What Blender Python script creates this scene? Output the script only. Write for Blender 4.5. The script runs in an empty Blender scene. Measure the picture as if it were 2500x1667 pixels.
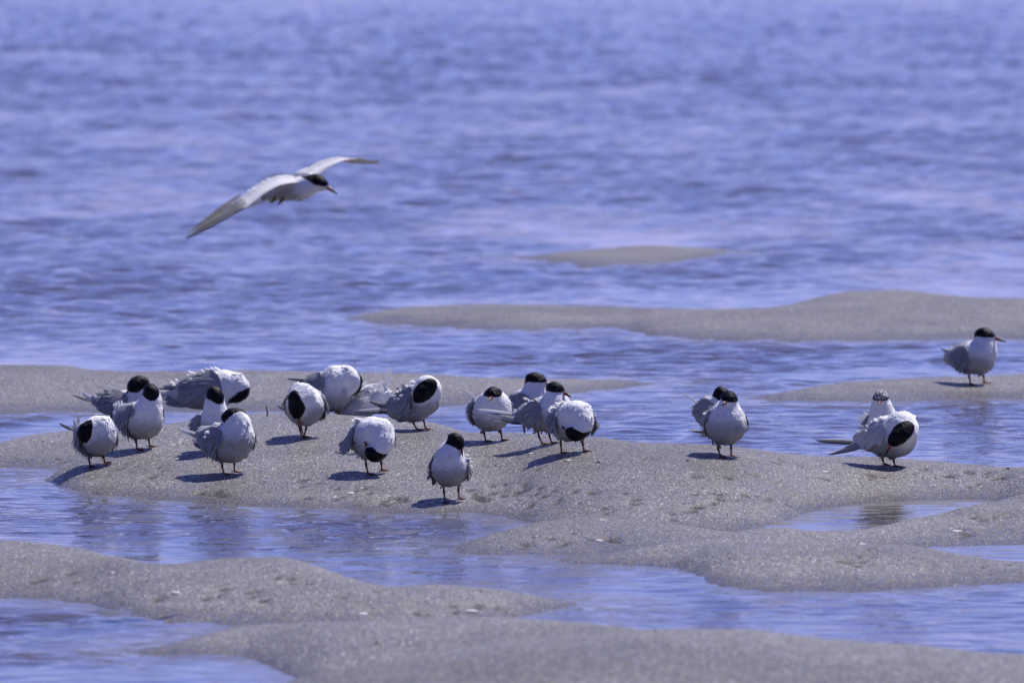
import bpy, bmesh, math, random
import numpy as np
from mathutils import Vector, Matrix

# ------------------------------------------------------------------ camera, sky, sun, exposure
SC = bpy.context.scene
COL = SC.collection
IW, IH = 2500.0, 1667.0
FPX = IW * 400.0 / 36.0
CAMH = 1.7
HORIZON = -175.0
PITCH = math.atan((IH / 2 - HORIZON) / FPX)
cam_data = bpy.data.cameras.new('camera')
cam = bpy.data.objects.new('camera', cam_data)
COL.objects.link(cam)
cam.location = (0, 0, CAMH)
cam.rotation_euler = (math.pi / 2 - PITCH, 0, 0)
cam_data.lens = 400.0
cam_data.sensor_width = 36.0
cam_data.sensor_fit = 'HORIZONTAL'
cam_data.clip_start = 0.5
cam_data.clip_end = 20000
cam_data.dof.use_dof = True
cam_data.dof.focus_distance = 34.6
cam_data.dof.aperture_fstop = 10.0
SC.camera = cam

SUN_DIR = Vector((0.44, 0.46, 1.0)).normalized()     # from the ground towards the sun
sun_el = math.asin(SUN_DIR.z)
sun_az = math.atan2(SUN_DIR.x, SUN_DIR.y)
world = bpy.data.worlds.new('World')
SC.world = world
world.use_nodes = True
wn = world.node_tree.nodes
wl = world.node_tree.links
bg = wn['Background']
sky = wn.new('ShaderNodeTexSky')
sky.sky_type = 'NISHITA'
sky.sun_disc = False
sky.sun_elevation = sun_el
sky.sun_rotation = sun_az
sky.air_density = 0.7
sky.dust_density = 0.0
sky.ozone_density = 6.0
tint = wn.new('ShaderNodeMix')
tint.data_type = 'RGBA'
tint.blend_type = 'MULTIPLY'
tint.inputs[0].default_value = 1.0
tint.inputs[7].default_value = (0.90, 0.705, 1.15, 1)
wl.new(sky.outputs[0], tint.inputs[6])
wl.new(tint.outputs[2], bg.inputs[0])
bg.inputs[1].default_value = 0.10

sun_data = bpy.data.lights.new('sun', 'SUN')
sun_data.energy = 5.0
sun_data.angle = math.radians(0.5)
sun_data.color = (1.0, 0.955, 0.95)
sun = bpy.data.objects.new('sun', sun_data)
COL.objects.link(sun)
sun.rotation_euler = SUN_DIR.to_track_quat('Z', 'Y').to_euler()

SC.view_settings.view_transform = 'Standard'
SC.view_settings.look = 'None'
SC.view_settings.gamma = 1.0
SC.view_settings.use_curve_mapping = False
SC.view_settings.exposure = 0.1
SC.cycles.use_denoising = True
SC.cycles.max_bounces = 6
SC.cycles.sample_clamp_indirect = 6.0

# ------------------------------------------------------------------ projection helpers
CP, SP = math.cos(PITCH), math.sin(PITCH)


def ray(px, py):
    a = (py - IH / 2) / FPX
    b = (px - IW / 2) / FPX
    return np.array([b, CP - a * SP, -SP - a * CP])


def depth_at(py, z=0.0):
    """world Y where the view row py meets height z"""
    a = (py - IH / 2) / FPX
    return (z - CAMH) / (-SP - a * CP) * (CP - a * SP)


def at_depth(px, py, Y):
    d = ray(px, py)
    return np.array([0, 0, CAMH]) + d * (Y / d[1])


def px_of(X, Y, Z=0.1):
    return IW / 2 + FPX * X / (Y * CP - (Z - CAMH) * SP)


# ------------------------------------------------------------------ small numpy noise
def vnoise(x, y, seed=0):
    xi = np.floor(x).astype(np.int64)
    yi = np.floor(y).astype(np.int64)
    fx = x - xi
    fy = y - yi
    fx = fx * fx * (3 - 2 * fx)
    fy = fy * fy * (3 - 2 * fy)

    def h(i, j):
        n = (i * 374761393 + j * 668265263 + seed * 1442695041) & 0x7fffffff
        n = ((n ^ (n >> 13)) * 1274126177) & 0x7fffffff
        return ((n ^ (n >> 16)) & 0xffff) / 65535.0
    return (h(xi, yi) * (1 - fx) + h(xi + 1, yi) * fx) * (1 - fy) + (h(xi, yi + 1) * (1 - fx) + h(xi + 1, yi + 1) * fx) * fy


def fbm(x, y, seed=0, octs=3):
    s = 0
    a = 1.0
    t = 0
    for k in range(octs):
        s = s + a * (vnoise(x * 2 ** k, y * 2 ** k, seed + k) - 0.5)
        t += a
        a *= 0.5
    return s / t * 2


def sstep(a, b, x):
    t = np.clip((x - a) / (b - a), 0, 1)
    return t * t * (3 - 2 * t)


def pchip(xs, ys, x):
    xs = np.asarray(xs, float)
    ys = np.asarray(ys, float)
    h = np.diff(xs)
    d = np.diff(ys) / h
    m = np.zeros_like(xs)
    m[0], m[-1] = d[0], d[-1]
    for i in range(1, len(xs) - 1):
        if d[i - 1] * d[i] > 0:
            w1, w2 = 2 * h[i] + h[i - 1], h[i] + 2 * h[i - 1]
            m[i] = (w1 + w2) / (w1 / d[i - 1] + w2 / d[i])
    x = np.clip(x, xs[0], xs[-1])
    i = np.clip(np.searchsorted(xs, x) - 1, 0, len(xs) - 2)
    t = (x - xs[i]) / h[i]
    t2, t3 = t * t, t * t * t
    return (2 * t3 - 3 * t2 + 1) * ys[i] + (t3 - 2 * t2 + t) * h[i] * m[i] + (-2 * t3 + 3 * t2) * ys[i + 1] + (t3 - t2) * h[i] * m[i + 1]


# ------------------------------------------------------------------ the sand flat: bars left by the tide
K = 2500.0 / 2352.0
# each bar: crest line and waterline along the shore, height share, closed tips (left, right), back slope
BARS = [
    dict(top=[(1195, 592), (1300, 579), (1400, 571), (1500, 566), (1600, 569), (1720, 580)],
         front=[(1195, 593), (1280, 603), (1350, 611), (1420, 613), (1500, 610), (1600, 599), (1720, 581)], k=0.46, tips=(1, 1)),
    dict(top=[(785, 735), (870, 715), (950, 703), (1100, 699), (1300, 702), (1500, 708), (1700, 708), (1800, 702), (1880, 685), (1960, 670), (2050, 668), (2150, 676), (2250, 683), (2352, 685), (2800, 700)],
         front=[(785, 736), (870, 742), (1000, 749), (1080, 756), (1200, 760), (1330, 755), (1440, 757), (1500, 769), (1600, 778), (1700, 782), (1850, 786), (2000, 785), (2352, 780), (2800, 780)], k=0.49, tips=(1, 0)),
    dict(top=[(-500, 850), (0, 840), (150, 842), (210, 851), (350, 856), (560, 852), (700, 855), (950, 858), (1100, 868), (1250, 872), (1400, 872), (1500, 881)],
         front=[(-500, 960), (0, 950), (250, 946), (420, 944), (560, 947), (720, 945), (1000, 934), (1100, 928), (1200, 917), (1330, 901), (1400, 893), (1500, 883)], k=0.50, tips=(0, 1)),
    dict(top=[(1712, 918), (1800, 901), (1900, 883), (2000, 874), (2100, 869), (2200, 866), (2352, 860), (2800, 850)],
         front=[(1712, 919), (1800, 923), (1900, 925), (2100, 922), (2352, 915), (2800, 910)], k=0.50, tips=(1, 0)),
    # the main bar the flock stands on, and the spit it grows out of on the left
    dict(top=[(-400, 1060), (-60, 1030), (0, 1020), (80, 1001), (180, 990), (300, 984), (420, 984), (600, 1010)],
         front=[(-400, 1085), (-60, 1074), (0, 1073), (60, 1074), (140, 1077), (260, 1086), (420, 1092), (600, 1090)], k=0.50, tips=(0, 0), end=420),
    dict(top=[(110, 1104), (122, 1092), (145, 1076), (200, 1040), (250, 1005), (300, 985), (377, 975), (480, 964), (569, 953), (650, 950), (751, 952), (874, 957), (930, 962), (995, 974), (1040, 986), (1085, 996), (1200, 998), (1300, 999), (1374, 1003), (1448, 1014), (1543, 1019), (1640, 1024), (1701, 1029), (1780, 1038), (1860, 1047), (1939, 1050), (2070, 1055), (2150, 1062), (2250, 1071), (2352, 1077), (2800, 1100)],
         front=[(110, 1105), (140, 1116), (180, 1127), (300, 1143), (420, 1152), (600, 1162), (800, 1170), (1000, 1178), (1130, 1183), (1190, 1192), (1240, 1206), (1320, 1222), (1450, 1232), (1600, 1230), (1700, 1220), (1780, 1203), (1850, 1178), (1920, 1164), (2000, 1155), (2150, 1148), (2240, 1146), (2300, 1152), (2352, 1166), (2800, 1200)], k=0.57, tips=(1, 0)),
    # tongue in front of it
    dict(top=[(1036, 1264), (1070, 1250), (1110, 1236), (1160, 1222), (1205, 1208), (1260, 1196), (1330, 1190), (1430, 1196), (1550, 1206), (1650, 1220)],
         front=[(1036, 1265), (1130, 1273), (1250, 1275), (1330, 1272), (1400, 1268), (1500, 1268), (1650, 1270)], k=0.42, tips=(1, 0), end=1650),
    # right-hand apron beyond the pool
    dict(top=[(1330, 1290), (1400, 1277), (1480, 1262), (1600, 1240), (1700, 1222), (1790, 1212), (1870, 1221), (1960, 1219), (2040, 1206), (2110, 1191), (2200, 1171), (2270, 1155), (2352, 1138), (2800, 1100)],
         front=[(1330, 1291), (1450, 1296), (1600, 1300), (1750, 1296), (1900, 1280), (2050, 1262), (2150, 1255), (2250, 1253), (2352, 1250), (2800, 1245)], k=0.47, tips=(1, 0)),
    dict(top=[(1345, 1290), (1450, 1280), (1600, 1256), (1750, 1246), (1900, 1246), (2050, 1252), (2130, 1260), (2200, 1276), (2280, 1288), (2352, 1292), (2800, 1300)],
         front=[(1345, 1292), (1450, 1295), (1535, 1302), (1590, 1318), (1640, 1338), (1700, 1352), (1800, 1359), (2000, 1356), (2200, 1346), (2352, 1340), (2800, 1330)], k=0.49, tips=(1, 0)),
    # near bars
    dict(top=[(-500, 1260), (0, 1247), (80, 1249), (150, 1257), (250, 1280), (340, 1299), (390, 1302), (450, 1295), (560, 1285), (640, 1284), (700, 1295), (770, 1319), (850, 1344), (910, 1352), (1000, 1349), (1080, 1352), (1150, 1361), (1250, 1376), (1315, 1390)],
         front=[(-500, 1380), (0, 1375), (100, 1377), (200, 1385), (280, 1405), (370, 1423), (450, 1430), (550, 1437), (700, 1448), (900, 1452), (1050, 1442), (1150, 1424), (1250, 1404), (1315, 1391)], k=0.50, tips=(0, 1)),
    dict(top=[(322, 1499), (400, 1480), (480, 1457), (560, 1441), (700, 1433), (850, 1428), (1000, 1422), (1150, 1421), (1230, 1429), (1300, 1435), (1400, 1441), (1490, 1453), (1600, 1470), (1800, 1490), (2100, 1520), (2800, 1560)],
         front=[(322, 1500), (450, 1507), (560, 1510), (610, 1526), (650, 1545), (690, 1561), (760, 1585), (900, 1600), (1200, 1620), (2800, 1660)], k=0.46, tips=(1, 0)),
    dict(top=[(560, 1610), (690, 1566), (850, 1530), (1000, 1505), (1200, 1474), (1350, 1462), (1490, 1454), (1600, 1452), (1700, 1452), (1800, 1462), (1900, 1475), (2000, 1482), (2100, 1487), (2200, 1497), (2352, 1509), (2800, 1540)],
         front=[(560, 1700), (690, 1720), (1000, 1760), (1600, 1800), (2800, 1800)], k=0.50, tips=(0, 0)),
]
_tabx = np.arange(-1500, 4200, 4.0)
for b in BARS:
    tx, ty = np.array(b['top'], float).T * K
    fx, fy = np.array(b['front'], float).T * K
    yt = pchip(tx, ty, _tabx)
    yf = np.maximum(pchip(fx, fy, _tabx), yt + 0.5)
    df = depth_at(yf)
    s = FPX / df
    h = b['k'] * (yf - yt) / s
    dc = depth_at(yt, h)
    b['df'], b['dc'], b['h'] = df, np.maximum(dc, df + 0.12), h
    b['x0'] = tx[0] if b['tips'][0] else -1e9
    b['x1'] = tx[-1] if b['tips'][1] else (b['end'] * K if 'end' in b else 1e9)
SEABED = -0.30


def bar_height(X, Y):
    px = px_of(X, Y)
    z = np.full(np.shape(X), SEABED)
    kk = 0.012
    for b in BARS:
        df = np.interp(px, _tabx, b['df'])
        dc = np.interp(px, _tabx, b['dc'])
        h = np.interp(px, _tabx, b['h'])
        L = dc - df
        t = (Y - df) / L
        tc_ = np.clip(t, 0, 1)
        zz = h * (.6 * np.sin(np.pi / 2 * tc_) + .4 * tc_ * tc_ * (3 - 2 * tc_))
        zz = np.where(t < 0, 0.075 * (Y - df), zz)
        u = np.maximum(Y - dc, 0)
        zz = zz - 0.11 * u * u / (u + 0.45)
        out = np.maximum(np.maximum(b['x0'] - px, px - b['x1']), 0) / FPX * Y
        zz = zz - 0.10 * out - 0.15 * out * out
        zz = np.maximum(zz, SEABED)
        m = np.maximum(z, zz)
        z = m + kk * np.exp(-np.abs(z - zz) / kk) * 0.25
    return z


def sand_height(X, Y):
    z = bar_height(X, Y)
    dry = sstep(-0.02, 0.03, z)
    z = z + dry * (0.006 * fbm(X * 2.3, Y * 1.1, 3) + 0.0035 * fbm(X * 9, Y * 5, 11)) + 0.0012 * dry * fbm(X * 40, Y * 22, 17, 2)
    return z


def hit_sand(px, py, y0=20.0, y1=75.0):
    """first point of the sand (or the water's surface) on the sight line through a photo pixel"""
    d = ray(px, py)
    Y = np.arange(y0, y1, 0.01)
    P = d[None, :] * (Y / d[1])[:, None]
    P[:, 2] += CAMH
    g = np.maximum(sand_height(P[:, 0], P[:, 1]), 0.0)
    i = np.argmax(g >= P[:, 2])
    return np.array([P[i, 0], P[i, 1], g[i]])


# ------------------------------------------------------------------ node helpers
def new_mat(name):
    m = bpy.data.materials.new(name)
    m.use_nodes = True
    nt = m.node_tree
    return m, nt.nodes, nt.links, nt.nodes['Principled BSDF']


def ramp(nodes, stops, interp='LINEAR'):
    r = nodes.new('ShaderNodeValToRGB')
    e = r.color_ramp.elements
    while len(e) < len(stops):
        e.new(0.5)
    for k, (p, c) in enumerate(stops):
        e[k].position = p
        e[k].color = (c, c, c, 1) if not hasattr(c, '__len__') else (*c, 1)
    r.color_ramp.interpolation = interp
    return r


def mathn(nodes, links, op, a, b=None, c=None):
    n = nodes.new('ShaderNodeMath')
    n.operation = op
    for i, v in enumerate((a, b, c)):
        if v is None:
            continue
        if isinstance(v, (int, float)):
            n.inputs[i].default_value = v
        else:
            links.new(v, n.inputs[i])
    return n.outputs[0]


def mixc(nodes, links, fac, a, b, mode='MIX'):
    n = nodes.new('ShaderNodeMix')
    n.data_type = 'RGBA'
    n.blend_type = mode
    for sock, v in ((0, fac), (6, a), (7, b)):
        if isinstance(v, (int, float)):
            n.inputs[sock].default_value = v
        elif hasattr(v, '__len__'):
            n.inputs[sock].default_value = (*v, 1)
        else:
            links.new(v, n.inputs[sock])
    return n.outputs[2]


def noise_tex(nodes, links, vec, scale, detail=2.0, rough=0.5):
    n = nodes.new('ShaderNodeTexNoise')
    n.inputs['Scale'].default_value = scale
    n.inputs['Detail'].default_value = detail
    n.inputs['Roughness'].default_value = rough
    if vec is not None:
        links.new(vec, n.inputs['Vector'])
    return n


def ramp_out(nodes, links, v, a, b):
    r = nodes.new('ShaderNodeMapRange')
    r.inputs['From Min'].default_value = a
    r.inputs['From Max'].default_value = b
    links.new(v, r.inputs['Value'])
    return r.outputs[0]


# ------------------------------------------------------------------ materials of the setting
def sand_material():
    m, N, L, P = new_mat('wet_sand')
    tc = N.new('ShaderNodeTexCoord')
    vec = tc.outputs['Object']
    sep = N.new('ShaderNodeSeparateXYZ')
    L.new(vec, sep.inputs[0])
    # coarse grains, drawn out by the ebb
    mp = N.new('ShaderNodeMapping')
    mp.inputs['Scale'].default_value = (1.0, 0.17, 1.0)
    L.new(vec, mp.inputs['Vector'])
    v1 = N.new('ShaderNodeTexVoronoi')
    v1.inputs['Scale'].default_value = 320
    L.new(mp.outputs[0], v1.inputs['Vector'])
    sepc = N.new('ShaderNodeSeparateColor')
    L.new(v1.outputs['Color'], sepc.inputs[0])
    g = ramp(N, [(0.0, (.04, .037, .033)), (0.08, (.12, .112, .102)), (0.30, (.175, .165, .15)), (0.62, (.212, .20, .183)), (0.88, (.27, .255, .235)), (0.97, (.38, .36, .34)), (1.0, (.62, .60, .58))])
    L.new(sepc.outputs[0], g.inputs[0])
    n2 = noise_tex(N, L, vec, 60, 4, .65)
    f2 = ramp(N, [(.3, .80), (.7, 1.16)])
    L.new(n2.outputs['Fac'], f2.inputs[0])
    c = mixc(N, L, 1.0, g.outputs[0], f2.outputs[0], 'MULTIPLY')
    n3 = noise_tex(N, L, vec, 2.2, 3, .6)
    f3 = ramp(N, [(.3, (.80, .81, .86)), (.7, (.97, .965, .965))])
    L.new(n3.outputs['Fac'], f3.inputs[0])
    c = mixc(N, L, 1.0, c, f3.outputs[0], 'MULTIPLY')
    # damp and drier patches
    n5 = noise_tex(N, L, vec, .8, 4, .6)
    f5 = ramp(N, [(.36, (.80, .79, .77)), (.56, (1.03, 1.03, 1.03))])
    L.new(n5.outputs['Fac'], f5.inputs[0])
    c = mixc(N, L, 1.0, c, f5.outputs[0], 'MULTIPLY')
    # wet rim close to the waterline
    n4 = noise_tex(N, L, vec, 5.0, 3, .6)
    zz = mathn(N, L, 'ADD', sep.outputs[2], mathn(N, L, 'MULTIPLY', mathn(N, L, 'SUBTRACT', n4.outputs['Fac'], .5), .03))
    wet = N.new('ShaderNodeMapRange')
    wet.inputs['From Min'].default_value = 0.002
    wet.inputs['From Max'].default_value = 0.024
    wet.inputs['To Min'].default_value = 1.0
    wet.inputs['To Max'].default_value = 0.0
    L.new(zz, wet.inputs['Value'])
    wetdark = mixc(N, L, wet.outputs[0], (1, 1, 1), (.58, .55, .50))
    c = mixc(N, L, 1.0, c, wetdark, 'MULTIPLY')
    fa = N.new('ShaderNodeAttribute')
    fa.attribute_name = 'film_shade'
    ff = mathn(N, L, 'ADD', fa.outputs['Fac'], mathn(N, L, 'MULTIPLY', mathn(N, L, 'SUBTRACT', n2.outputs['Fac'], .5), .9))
    c = mixc(N, L, mathn(N, L, 'MULTIPLY', ramp_out(N, L, ff, .42, .72), .88), c, (.055, .048, .030))  # olive film in the dents, darkened further in place of their shadow
    L.new(c, P.inputs['Base Color'])
    # damp film: some grains glint, more so towards the water
    rg = N.new('ShaderNodeMapRange')
    rg.inputs['From Min'].default_value = 0.55
    rg.inputs['From Max'].default_value = 1.0
    rg.inputs['To Min'].default_value = 0.62
    rg.inputs['To Max'].default_value = 0.22
    L.new(mathn(N, L, 'ADD', sepc.outputs[1], mathn(N, L, 'MULTIPLY', wet.outputs[0], .25)), rg.inputs['Value'])
    L.new(rg.outputs[0], P.inputs['Roughness'])
    P.inputs['IOR'].default_value = 1.38
    b1 = N.new('ShaderNodeBump')
    b1.inputs['Strength'].default_value = 1.0
    b1.inputs['Distance'].default_value = 0.0016
    hsum = mathn(N, L, 'ADD', mathn(N, L, 'MULTIPLY', sepc.outputs[2], .8), mathn(N, L, 'MULTIPLY', n2.outputs['Fac'], 1.6))
    L.new(hsum, b1.inputs['Height'])
    L.new(b1.outputs[0], P.inputs['Normal'])
    return m


def water_material():
    m, N, L, P = new_mat('shallow_sea_water')
    tc = N.new('ShaderNodeTexCoord')
    vec = tc.outputs['Object']
    sh = N.new('ShaderNodeAttribute')
    sh.attribute_name = 'shallow'
    L.new(mixc(N, L, sh.outputs['Fac'], (.070, .064, .078), (.155, .145, .132)), P.inputs['Base Color'])
    P.inputs['Roughness'].default_value = 0.03
    P.inputs['IOR'].default_value = 1.34
    ca = N.new('ShaderNodeAttribute')
    ca.attribute_name = 'calm'
    # cat's paws: patches of stronger and weaker ripple, streaming down the wind
    mq = N.new('ShaderNodeMapping')
    mq.inputs['Scale'].default_value = (2.6, 0.42, 1.0)
    L.new(vec, mq.inputs['Vector'])
    paw = noise_tex(N, L, mq.outputs[0], 1.0, 4, .62)
    pf = ramp_out(N, L, paw.outputs['Fac'], .36, .64)
    k = mathn(N, L, 'MULTIPLY', mathn(N, L, 'ADD', mathn(N, L, 'MULTIPLY', pf, 1.15), .12), mathn(N, L, 'SUBTRACT', 1.0, mathn(N, L, 'MULTIPLY', ca.outputs['Fac'], .9)))
    mp = N.new('ShaderNodeMapping')
    mp.inputs['Scale'].default_value = (1.0, 1.2, 1.0)
    mp.inputs['Rotation'].default_value = (0, 0, .35)
    L.new(vec, mp.inputs['Vector'])
    prev = None
    for sc_, dist in ((3.6, .040), (11.0, .016), (34.0, .0055)):
        n = noise_tex(N, L, mp.outputs[0], sc_, 2.5, .55)
        bmp = N.new('ShaderNodeBump')
        bmp.inputs['Distance'].default_value = dist
        L.new(mathn(N, L, 'MULTIPLY', k, 1.0), bmp.inputs['Strength'])
        L.new(n.outputs['Fac'], bmp.inputs['Height'])
        if prev is not None:
            L.new(prev, bmp.inputs['Normal'])
        prev = bmp.outputs[0]
    L.new(prev, P.inputs['Normal'])
    return m


# ------------------------------------------------------------------ sheets
def fan_grid(ys, ncol, spread, margin):
    ys = np.asarray(ys)
    u = np.linspace(-1, 1, ncol)
    half = spread * ys + margin
    X = half[:, None] * u[None, :]
    Y = np.repeat(ys[:, None], ncol, 1)
    return X, Y, u


def sheet(name, X, Y, Z, mat, far, zfar):
    nr, nc = X.shape
    V = np.stack([X.ravel(), Y.ravel(), Z.ravel()], 1)
    idx = np.arange(nr * nc).reshape(nr, nc)
    Q = np.stack([idx[:-1, :-1], idx[:-1, 1:], idx[1:, 1:], idx[1:, :-1]], -1).reshape(-1, 4)
    # skirt out to the horizon
    n0 = len(V)
    rimL = np.stack([np.full(nr, -far), Y[:, 0] * 1.0, np.full(nr, zfar)], 1)
    rimR = np.stack([np.full(nr, far), Y[:, 0] * 1.0, np.full(nr, zfar)], 1)
    sel = np.linspace(0, nr - 1, 40).astype(int)
    ex = [[-far, -far, zfar], [far, -far, zfar], [-far, far, zfar], [far, far, zfar]]
    V = np.concatenate([V, rimL, rimR, np.array(ex)])
    iL = n0 + np.arange(nr)
    iR = n0 + nr + np.arange(nr)
    e = n0 + 2 * nr
    Q2 = [np.stack([iL[:-1], idx[:-1, 0], idx[1:, 0], iL[1:]], 1), np.stack([idx[:-1, -1], iR[:-1], iR[1:], idx[1:, -1]], 1)]
    Q = np.concatenate([Q] + Q2)
    polys_extra = [[e, e + 1, iR[0]] + list(idx[0, ::-1]) + [iL[0]], [iL[-1]] + list(idx[-1, :]) + [iR[-1], e + 3, e + 2]]
    me = bpy.data.meshes.new(name)
    nq = len(Q)
    loops = np.concatenate([Q.ravel()] + [np.array(p) for p in polys_extra]).astype(np.int32)
    starts = np.concatenate([np.arange(nq) * 4, [nq * 4, nq * 4 + len(polys_extra[0])]]).astype(np.int32)
    tot = np.concatenate([np.full(nq, 4), [len(polys_extra[0]), len(polys_extra[1])]]).astype(np.int32)
    me.vertices.add(len(V))
    me.vertices.foreach_set('co', V.astype(np.float32).ravel())
    me.loops.add(len(loops))
    me.loops.foreach_set('vertex_index', loops)
    me.polygons.add(len(starts))
    me.polygons.foreach_set('loop_start', starts)
    me.polygons.foreach_set('loop_total', tot)
    me.polygons.foreach_set('use_smooth', np.ones(len(starts), bool))
    me.update(calc_edges=True)
    me.validate()
    me.materials.append(mat)
    o = bpy.data.objects.new(name, me)
    COL.objects.link(o)
    o['kind'] = 'structure'
    return o


# footprints and small scrapes in the sand, where the flock has walked
rng = np.random.default_rng(5)
TRACKS = [(955, 1222), (968, 1216), (990, 1212), (1006, 1219), (948, 1228), (1150, 1208), (1168, 1205), (1180, 1212), (1228, 1206), (1250, 1200), (1262, 1210), (1275, 1203), (1290, 1200), (1310, 1207), (1305, 1220), (1340, 1212), (1370, 1215), (1395, 1210), (1425, 1207), (1460, 1204), (1205, 1195), (1225, 1214), (1545, 1215), (1570, 1222), (1690, 1232), (1692, 1242), (1695, 1250), (1720, 1222), (1740, 1225), (1755, 1210), (1778, 1212), (1840, 1218), (1870, 1216), (1890, 1214), (1500, 1235), (1320, 1305), (1340, 1318), (1390, 1298), (1470, 1325), (1495, 1327), (1370, 1322), (1262, 1328), (1620, 1255), (1660, 1245), (2110, 1165), (2250, 1158), (2300, 1160), (2310, 1165), (2400, 1158), (2440, 1165), (2390, 1172), (2030, 1165), (2240, 1147), (2150, 1172),
          (2080, 1350), (2100, 1352), (2120, 1351), (2030, 1360), (2320, 1345), (2380, 1372), (2420, 1370), (2405, 1268), (2440, 1262), (2330, 1300), (2360, 1305), (740, 1205), (750, 1180), (870, 1190), (900, 1200), (765, 1178), (830, 1195), (815, 1222), (480, 1205), (510, 1200), (540, 1208), (300, 1140), (170, 1118), (150, 1130), (390, 1150), (520, 1462), (560, 1450), (610, 1455), (395, 1463), (100, 1402), (180, 1404), (900, 1400), (940, 1405), (870, 1440), (1160, 1475), (1175, 1480), (1190, 1475), (1075, 1490), (1020, 1492), (700, 1400), (760, 1425), (640, 1475), (1265, 1050), (1330, 1140), (1600, 1120), (1900, 1125), (1960, 1140), (2350, 1150), (1700, 1160), (1760, 1165), (1850, 1160)]
DENTS = []
for (tx, ty) in TRACKS:
    p = hit_sand(tx, ty)
    if p[2] <= 0.004:
        continue
    for r in range(rng.integers(1, 4)):
        DENTS.append((p[0] + rng.normal(0, .02), p[1] + rng.normal(0, .08), rng.uniform(.009, .022), rng.uniform(.028, .045), rng.uniform(.005, .010)))

ys = np.concatenate([np.arange(22.0, 29.5, 0.03), np.arange(29.5, 41.0, 0.021), np.geomspace(41.0, 75, 340)[0:]])
X, Y, u = fan_grid(ys, 400, 0.054, 0.45)
Z = sand_height(X, Y)
FILM_SHADE = np.zeros_like(Z)
for (cx, cy, rx, ry, d) in DENTS:
    r0, r1 = np.searchsorted(ys, (cy - 3 * ry, cy + 3 * ry))
    if r1 - r0 < 1:
        continue
    xx, yy = X[r0:r1], Y[r0:r1]
    q = ((xx - cx) / rx) ** 2 + ((yy - cy) / ry) ** 2
    Z[r0:r1] -= d * np.exp(-q)
    FILM_SHADE[r0:r1] = np.maximum(FILM_SHADE[r0:r1], np.exp(-q * .9))
edge = np.minimum(sstep(1.0, .96, np.abs(u))[None, :] * np.ones_like(Y), sstep(75, 71, Y))
Z = Z * edge + (SEABED) * (1 - edge)
MAT_SAND = sand_material()
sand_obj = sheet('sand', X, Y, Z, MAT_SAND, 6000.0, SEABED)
_at = sand_obj.data.attributes.new('film_shade', 'FLOAT', 'POINT')
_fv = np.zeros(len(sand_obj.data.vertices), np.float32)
_fv[:FILM_SHADE.size] = FILM_SHADE.ravel()
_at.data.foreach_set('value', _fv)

# ------------------------------------------------------------------ sea water with wind ripples
ys = np.concatenate([np.arange(21.5, 46.0, 0.026), 46 * (1 - np.linspace(0, 1, 1250) * (1 - math.sqrt(46 / 420.))) ** -2])
ys = np.unique(ys)
X, Y, u = fan_grid(ys, 300, 0.056, 0.5)
sp = np.gradient(ys)[:, None] * np.ones_like(X)
depth = -bar_height(X, Y)
rw = np.random.default_rng(21)
Zw = np.zeros_like(X)
NW = 80
gust = 0.46 + 1.15 * fbm(X * .8 + 3, Y * .22, 41, 3)
gust = np.clip(gust, .10, 1.2)
farf = sstep(40, 90, Y)
lee = np.zeros_like(X)
for dl, wl in ((0.6, 1.0), (1.8, .95), (3.6, .8), (5.6, .4)):
    lee = np.maximum(lee, sstep(-.005, .03, bar_height(X, Y - dl * (.30 + .70 * sstep(35.5, 39, Y) + .5 * sstep(31.2, 29.8, Y)))) * wl)
lee = lee * (0.75 + .5 * fbm(X * .9, Y * .4, 77, 2))
LEEK = 0.85 * np.ones_like(Y)
_px = px_of(X, Y)
pool = sstep(1700 * K, 1800 * K, _px) * sstep(depth_at(1262 * K), depth_at(1240 * K), Y) * sstep(depth_at(1115 * K), depth_at(1130 * K), Y)
pool = np.maximum(pool, sstep(2130 * K, 2200 * K, _px) * sstep(depth_at(1312 * K), depth_at(1300 * K), Y) * sstep(depth_at(1235 * K), depth_at(1245 * K), Y))
lee = np.maximum(lee, pool * 1.08)
WARP = [1.3 * fbm(X * .8 / l_, Y * .5 / l_, 100 + 7 * j_, 1) for l_ in (.2, .35, .9) for j_ in range(3)]
for i in range(NW):
    lam = math.exp(rw.uniform(math.log(.055), math.log(1.5)))
    th = math.radians(-58 + rw.normal(0, 48))
    kx, ky = math.cos(th) * 2 * math.pi / lam, math.sin(th) * 2 * math.pi / lam
    slope = 0.105 if lam < .35 else 0.07
    amp = slope * lam / (2 * math.pi) * math.sqrt(2.0 / NW) * 2.2
    att = sstep(2.2, 4.5, lam / np.maximum(sp * abs(math.sin(th)), np.abs(X[:, 1:2] - X[:, 0:1]) * abs(math.cos(th))))
    shore = sstep(-0.02, 0.012 + 0.10 * min(lam, .8), depth)
    if lam > .5:
        att = att * (0.15 + 0.85 * farf)
    wob = WARP[(0 if lam < .15 else 3 if lam < .45 else 6) + i % 3]
    Zw += amp * att * (0.35 + .65 * shore) * (1 - LEEK * np.clip(lee, 0, 1)) * np.sin(kx * X + ky * Y + rw.uniform(0, 6.28) + wob)
Zw *= (gust + .25 * (1 - farf)) * (0.95 + .1 * farf)
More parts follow.
